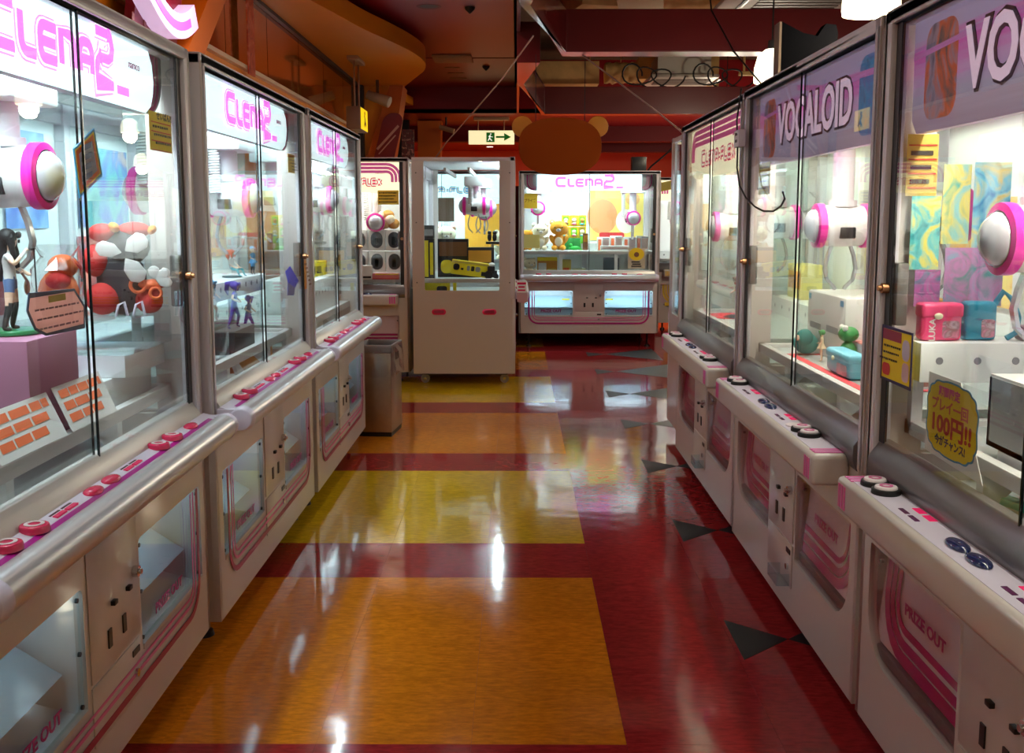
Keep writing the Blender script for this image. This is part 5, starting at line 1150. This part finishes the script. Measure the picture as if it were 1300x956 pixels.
t = thing('teal_case', 'curved dark teal case standing behind the sky blue pouch', 'case', (1.30, 3.46, .974))
MB().prism([(-.06, 0), (.06, 0), (.07, .1), (.03, .14), (-.03, .13), (-.05, .08)], .04, 'x', -.02).obj('shell', col('case_teal', (36, 110, 130)), t, bevel=.004)
t = figurine('lime green little figure beside the sky blue pouch', (1.20, 3.36, .974), -1.7, .13, 'stride', 'short', LIME, LIME, LIME, LIME, GRN, LIME)
sheet('beige ruled notice at the far end of second right glass', 1.045, rect(4.17, 4.36, 1.64, 1.772), -1, PAPERY, lines(4.19, 4.34, 1.65, 1.765, 4, BRN, seed=14, th=.3))
t = thing('plug_box', 'white double socket box on corner post of second right machine', 'socket', (.985, 4.47, 1.85))
MB().box(-.02, .012, -.05, .05, 0, .075).obj('case', FRAMEW, t, bevel=.006)
for zz in (.02, .05): MB().box(-.0215, -.0195, -.02, .02, zz, zz + .012).obj('socket', DARK, t)
cable('black cable drooping in a loop before second right glass', [(.975, 4.44, 2.10), (.972, 4.50, 1.97), (.972, 4.47, 1.86), (.970, 4.46, 1.76), (.970, 4.40, 1.68), (.97, 4.27, 1.625), (.97, 4.10, 1.585), (.968, 3.95, 1.567), (.968, 3.80, 1.566), (.97, 3.70, 1.585), (.972, 3.66, 1.61), (.98, 3.72, 1.635)], .0038)
# R3 -----------------------------------------------------------------
tag(MB().lathe([(.001, .0), (.17, 0), (.17, .004), (.001, .004)], n=28).obj('prize_mat', MATR, None, (1.27, 5.82, .9702)), 'round red mat on the deck of third right machine', 'mat')
figurine('brown haired figure in tan jacket posing on the round red mat', (1.27, 5.72, .975), -1.6, .23, 'stride', 'tail', BRN, col('jacket_tan', (206, 150, 110)), None, GREY, INK, SKIN, INK)
poster('peach printed poster on back wall of third right machine', 1.865, 4.8, 5.5, 1.25, 1.6, art_mat('print_peach', [rgb(240, 190, 130), rgb(240, 220, 150), rgb(226, 160, 120)], 4), -1)
carton('pale yellow carton on the rear shelf of third right machine', (1.70, 5.9, 1.071), -PI / 2, (.3, .12, .2), col('lemon', (236, 224, 140)), [(.1, .9, .3, .8, AMBER)])
poster('lemon and orange printed poster on back wall of second right machine', 1.855, 3.6, 4.3, 1.2, 1.62, art_mat('print_lemon', [rgb(238, 226, 120), rgb(236, 180, 90), rgb(220, 220, 200)], 4), -1)
carton('tan carton on the rear shelf of second right machine', (1.70, 4.2, 1.071), -PI / 2, (.28, .12, .14), TAN, [(.1, .9, .2, .8, AMBER)])
carton('yellow carton in the sideways last right machine', (1.35, 6.7, .971), 0, (.2, .12, .16), YB, [(.1, .9, .3, .8, AMBER)])
bear('orange plush bear in the sideways last right machine', (1.35, 6.72, 1.135), -1.2, .26, ORF, CREAM)
# C (far machine) ----------------------------------------------------
YD = 12.2
riser('white front shelf carrying plush bears in the far machine', .12, .87, 12.06, 12.26, 1.135, 1.155, INNER)
bear('orange plush bear peeping at the edge of far machine', (.125, 12.20, 1.156), 0, .26, ORF, CREAM)
bear('cream plush bear standing second from edge in the far machine', (.285, 12.14, 1.156), .1, .34, CREAM, PAPER)
bear('tall golden plush bear with pink bow in the far machine', (.51, 12.15, 1.156), -.1, .38, ORF, CREAM)
for i in range(3):
    for j in range(2):
        xx = .60 + .10 * i; zz = 1.30 + .14 * j
        names = ('nearest the golden bear', 'in the middle', 'farthest from the golden bear')
        t = carton('yellow backing card with tiny bear, %s row %s' % ('top' if j else 'lower', names[i]), (xx, 12.30 - .0 * i, zz), 0, (.098, .03, .135), YB, [(.12, .88, .2, .9, LIME if (i + j) % 2 else PAPERY, .2)], cat='prize card', name='prize_card', group='yellow prize cards in the far machine')
        MB().ell((0, -.025, .075), (.026, .016, .024), 10, 7).ell((0, -.022, .035), (.02, .014, .026), 10, 7).obj('tiny_bear', TAN if (i + j) % 3 == 0 else CREAM, t, smooth=1.2)
        MB().ell((0, -.03, .028), (.034, .012, .010), 10, 6).obj('collar', TEAL if i != 1 else PINKP, t, smooth=1.2)
riser('green tiered stand under the yellow prize cards', .50, .84, 12.27, 12.36, 1.135, 1.298, GRN)
t = thing('toy', 'bright green toy frog lying before the prize cards', 'toy', (.70, 12.14, 1.156))
MB().ell((0, 0, .025), (.07, .04, .025)).ell((-.05, 0, .06), (.025, .025, .025)).obj('body', col('frog_green', (40, 190, 70)), t, smooth=1.2)
carton('brown upright carton beside the prize cards in far machine', (.83, 12.13, 1.156), 0, (.06, .06, .2), BRN, [(.1, .9, .5, .9, AMBER)])
carton('lime and white thin carton at the end of front shelf', (.80, 12.20, 1.156), 0, (.05, .04, .16), LIME, [(.1, .9, .1, .5, PAPER)])
sheet('yellow ruled notice hanging in the far machine beside header end', 11.965, rect(.07, .245, 1.655, 1.83), -1, PAPERY, axis='y', texts=[('プライズ', .045, (.157, 1.745), BRN, .13, 0)])
sheet('cream notice with red heading below the yellow ruled notice', 11.965, rect(.07, .275, 1.185, 1.345), -1, col('cream', (236, 224, 170), trans=.5), axis='y')
t = sheet('bright yellow printed poster with brown and cream discs in the far machine', 12.77, rect(.93, 1.605, 1.26, 1.90), -1, col('poster_yellow', (246, 226, 110)), name='poster', cat='poster', axis='y')
MB().prism([(-.18 + .19 * math.cos(a), .30 + .22 * math.sin(a)) for a in [2 * PI * k / 28 for k in range(28)]], .001, 'y', -.004).obj('tan_disc', col('poster_tan', (226, 160, 100)), t)
MB().prism([(.12 + .13 * math.cos(a), .24 + .15 * math.sin(a)) for a in [2 * PI * k / 28 for k in range(28)]], .001, 'y', -.006).obj('cream_disc', col('poster_cream', (240, 234, 220)), t)
MB().prism([(.2 + .09 * math.cos(a), .52 + .08 * math.sin(a)) for a in [2 * PI * k / 28 for k in range(28)]], .001, 'y', -.005).obj('orange_disc', col('poster_orange', (230, 180, 110)), t)
MB().prism(rrect(-.22, .1, .03, .10, .03), .001, 'y', -.007).obj('red_band', REDP, t)
for k, xx in enumerate((1.06, 1.22, 1.38, 1.54)):
    carton('white carton with orange window on far machine deck, %s of four from the middle' % ('first', 'second', 'third', 'fourth')[k], (xx, 12.3 + .03 * (k % 2), 1.135), 0, (.148, .1, .175 + .015 * (k % 2)), FROST, [(.06, .32, .1, .85, ORINK), (.42, .95, .15, .85, PEACH), (.42, .95, .86, .95, GREY)], group='white cartons in the far machine')
carton('flat white package lying before the white cartons', (1.18, 12.1, 1.152), 0, (.34, .1, .06), PAPER, [(.05, .95, .3, .7, PEACH)])
t = sheet('beige card with round yellow emblem on the glass of far machine', 11.918, rect(1.325, 1.525, .945, 1.19), -1, col('card_beige', (226, 212, 190), trans=.5), axis='y', name='card', cat='card')
MB().prism([(.09 * math.cos(a), .17 + .075 * math.sin(a)) for a in [2 * PI * k / 30 for k in range(30)]], .001, 'y', -.004).obj('yellow_disc', YEL, t)
MB().prism([(.03 * math.cos(a), .165 + .03 * math.sin(a)) for a in [2 * PI * k / 20 for k in range(20)]], .001, 'y', -.0055).obj('brown_spot', BRN, t)
for k in range(3): MB().box(-.06 + .01 * (k == 1), .06 - .01 * k, -.004, -.002, .02 + .025 * k, .034 + .025 * k).obj('writing_line', INK, t)
for lab, loc, s, m_, pn in (('brown and yellow carton on the floor of far machine', (.37, 12.17, .80), (.24, .12, .27), AMBER, [(.05, .45, .3, .75, PAPER), (.5, .95, .2, .5, PAPERY), (.0, 1, .85, 1, YEL)]),
        ('cream carton with bear drawing on floor of far machine', (.60, 12.18, .80), (.12, .1, .24), PAPERY, [(.2, .8, .3, .6, ORINK)]),
        ('dark screen box on floor of far machine under white cartons', (1.16, 12.3, .80), (.19, .08, .26), col('screen_dark', (70, 78, 86)), [])):
    carton(lab, loc, 0, s, m_, pn)
bear('cream plush lying on the floor of far machine', (.16, 12.15, .80), .4, .28, CREAM)
carton('pale green cushion package on the floor of far machine', (.76, 12.2, .80), 0, (.16, .12, .13), col('celery', (206, 210, 170)))
# G: neighbour seen through the windowed side, D and E contents -------
machine_g = crane_machine('far crane machine with blue lettered header seen through the windowed side', (-.89, 11.9, 0), 0, 'B', header='blue', light='cool', cranes=((-.45, .3, 1.6), (.5, .3, 1.6)), deck=1.03)
poster('plain orange back poster in blue lettered machine', 12.77, -.66, -.06, 1.15, 1.72, ORF, -1, 'y')
sheet('grey brown text notice on blue lettered machine glass', 11.91, rect(-.93, -.74, 1.5, 1.78), -1, col('notice_taupe', (150, 132, 110)), axis='y')
bear('cream plush bear head tilted in the blue lettered machine', (-.86, 12.14, 1.036), .2, .44, CREAM, PAPER, ear=PEACH)
bear('second cream plush bear sitting beside crane in blue lettered machine', (-.16, 12.12, 1.036), 0, .38, CREAM, PAPER)
BLKB = col('box_black', (24, 24, 26), .3)
def ybox(label, loc, rz, s, tilt=(0, 0)):
    return carton(label, loc, rz, s, YB, [(.05, .22, .3, .75, BLKB, .4), (.26, .33, .35, .5, BLKB), (.42, .5, .35, .7, GREY, .3), (.53, .62, .35, .7, BLKB, .3), (.65, .78, .35, .7, GREY, .3), (.82, .95, .1, .4, BLKB), (.02, .98, .82, .94, PAPERY)], tilt=tilt)
ybox('long yellow box tilted on deck behind the side window', (-.45, 9.45, 1.0), 0, (.35, .09, .135), (0, .13))
carton('black box with brown picture standing at back of windowed machine', (-.62, 9.78, .97), 0, (.3, .08, .37), BLKB, [(.05, .95, .55, .92, BRN), (.1, .5, .1, .45, YB, .4)])
carton('black box lying behind the tilted long yellow box', (-.35, 9.72, .97), 0, (.26, .08, .29), BLKB, [(.05, .9, .5, .9, AMBER)])
carton('tall yellow and black box by the rear post of windowed machine', (-.83, 9.5, .97), 0, (.10, .1, .38), BLKB, [(.1, .45, .05, .95, YB), (.6, .9, .1, .9, YB)])
carton('dark photo box on top of the tall yellow and black box', (-.83, 9.5, 1.352), 0, (.1, .09, .12), col('box_slate', (60, 60, 62)), [(.1, .9, .2, .7, GREY)])
carton('yellow box on floor behind the side window', (-.75, 9.40, .80), 0, (.24, .1, .135), YB, [(.5, .9, .3, .8, BLKB, .3)])
carton('thin yellow box standing on the floor near deck leg', (-.585, 9.42, .80), 0, (.03, .06, .17), YB, [(.1, .9, .8, 1, BLKB)])
t = thing('toy_tractor', 'small black and white toy tractor beside the long yellow box', 'toy', (-.235, 9.42, .97))
MB().box(-.04, .03, -.03, .03, .05, .12).box(-.02, .05, -.025, .025, .04, .08).obj('body', BLKB, t, bevel=.005)
MB().cyl((-.03, -.035, .04), (-.03, .035, .04), .04, n=16).cyl((.04, -.03, .025), (.04, .03, .025), .025, n=14).obj('wheel', BLACK, t)
MB().ell((-.0, 0, .135), (.03, .03, .02)).obj('cab_roof', PAPER, t, smooth=1.2)
riser('small dark shelf holding two black plush figures in windowed machine', -.30, -.17, 9.7, 9.8, 1.29, 1.315, DARK)
for k, xx in enumerate((-.265, -.215)):
    t = thing('plush_toy', 'small black plush on dark shelf, %s the tractor side' % ('away from' if k == 0 else 'on'), 'plush toy', (xx, 9.75, 1.316)); MB().ell((0, 0, .04), (.022, .022, .04)).ell((0, 0, .085), (.02, .02, .02)).obj('body', BLKB, t, smooth=1.2)
tag(MB().cyl((0, 0, 0), (0, 0, .32), .014, n=8).obj('stand_post', FRAMEW, None, (-.235, 9.78, .97)), 'white post under the small dark plush shelf', 'post')
t = thing('price_tag', 'pink lettered tag hung on the control shelf of windowed machine', 'tag', (.045, 9.165, .76))
MB().box(-.045, .045, 0, .003, .10, .21).obj('card', PAPER, t)
MB().box(-.04, .04, -.001, 0, .175, .195).box(-.03, .03, -.001, 0, .145, .16).box(-.035, .035, -.001, 0, .115, .13).obj('pink_writing', BTN, t)
MB().add([(-.045, 0, .1), (.05, 0, .1), (.06, .0, .02), (.02, 0, 0), (-.04, 0, .015), (-.045, .02, .1), (.05, .02, .1), (.06, .02, .02), (.02, .02, 0), (-.04, .02, .015)], [(0, 1, 2, 3, 4), (9, 8, 7, 6, 5), (0, 5, 6, 1), (1, 6, 7, 2), (2, 7, 8, 3), (3, 8, 9, 4), (4, 9, 5, 0)]).obj('bag', mat('bag_pink', rgb(206, 170, 178), .3), t)
ROW = ('lower', 'upper')
riser('white stand under the stacked oval window cartons', -1.90, -1.10, 9.45, 9.62, .97, 1.03, INNER)
for j in range(2):
    for i in range(4):
        xx = -1.16 - .165 * i
        carton('white carton with dark oval window, %s row, %s from the cabinet edge' % (ROW[j], ('first', 'second', 'third', 'fourth')[i]), (xx, 9.53, 1.031 + .205 * j), 0, (.155, .1, .195), FROST, [(.14, .86, .12, .9, col('oval_dark', (50, 46, 50)), .5), (.34, .62, .25, .65, col('oval_taupe', (150, 124, 116)), .5)], group='oval window cartons in the narrow machine')
carton('white carton marked in black letters beside the pink package', (-1.41, 9.36, .97), 0, (.11, .08, .13), PAPER, [(.05, .95, .1, .25, INK)])
carton('pink package with yellow strip at bottom of narrow machine', (-1.23, 9.40, .97), 0, (.25, .07, .055), col('package_rose', (236, 130, 130)), [(.1, .98, .75, .95, YEL), (.0, 1, .0, .15, REDP)])
t = thing('wrapped_plush', 'brown and white plush heap on the oval window cartons', 'plush toy', (-1.22, 9.53, 1.437))
MB().ell((-.04, 0, .06), (.07, .05, .06)).ell((.05, 0, .05), (.06, .05, .05)).ell((0, 0, .13), (.06, .05, .05)).obj('body', TAN, t, smooth=1.2)
MB().ell((.02, -.03, .09), (.05, .03, .05)).ell((-.06, -.03, .12), (.03, .03, .05)).obj('white_fur', CREAM, t, smooth=1.2)
sheet('yellow notice on the glass of narrow machine', 9.312, rect(-1.285, -1.09, 1.665, 1.795), -1, PAPERY, lines(-1.275, -1.10, 1.675, 1.785, 4, INK, seed=21, th=.4), axis='y')
# steel waste bin ----------------------------------------------------
t = thing('waste_bin', 'brushed steel waste bin with clear plastic liner beside left row', 'bin', (-.99, 7.12, 0), -.10)
STL = mat('brushed_steel', rgb(176, 164, 150), .32, .85, noise=.1, nscale=30)
MB().box(-.125, .125, -.17, .17, .03, .60).obj('body', STL, t, bevel=.008)
MB().box(-.12, .12, -.165, .165, 0, .035).obj('plinth', DARK, t)
MB().box(-.13, -.118, -.175, .175, .60, .655).box(.118, .13, -.175, .175, .60, .655).box(-.13, .13, -.175, -.163, .60, .655).box(-.13, .13, .163, .175, .60, .655).obj('rim', mat('rim_grey', rgb(160, 156, 160), .35, .4), t, bevel=.003)
MB().box(-.118, .118, -.163, .163, .585, .60).obj('inner_shade_sheet', DARK, t)  # dark sheet stands in for the shade inside the bin
lb = MB(); n_ = 40
loop = []
for k in range(n_):
    a = 2 * PI * k / n_; u = math.copysign(abs(math.cos(a)) ** .25, math.cos(a)); v_ = math.copysign(abs(math.sin(a)) ** .25, math.sin(a)); loop.append((u, v_))
for i in range(5):
    for k, (u, v_) in enumerate(loop):
        e = .004 + .006 * abs(math.sin(k * 1.9 + i)) + .003 * i
        lb.v.append((u * (.131 + e), v_ * (.176 + e), .645 - .05 * i - (.02 * math.sin(k * 1.3) if i == 4 else 0)))
for i in range(4):
    for k in range(n_): lb.f.append((i * n_ + k, i * n_ + (k + 1) % n_, (i + 1) * n_ + (k + 1) % n_, (i + 1) * n_ + k)); lb.mi.append(0)
lb.obj('plastic_liner', FILM, t, smooth=0)
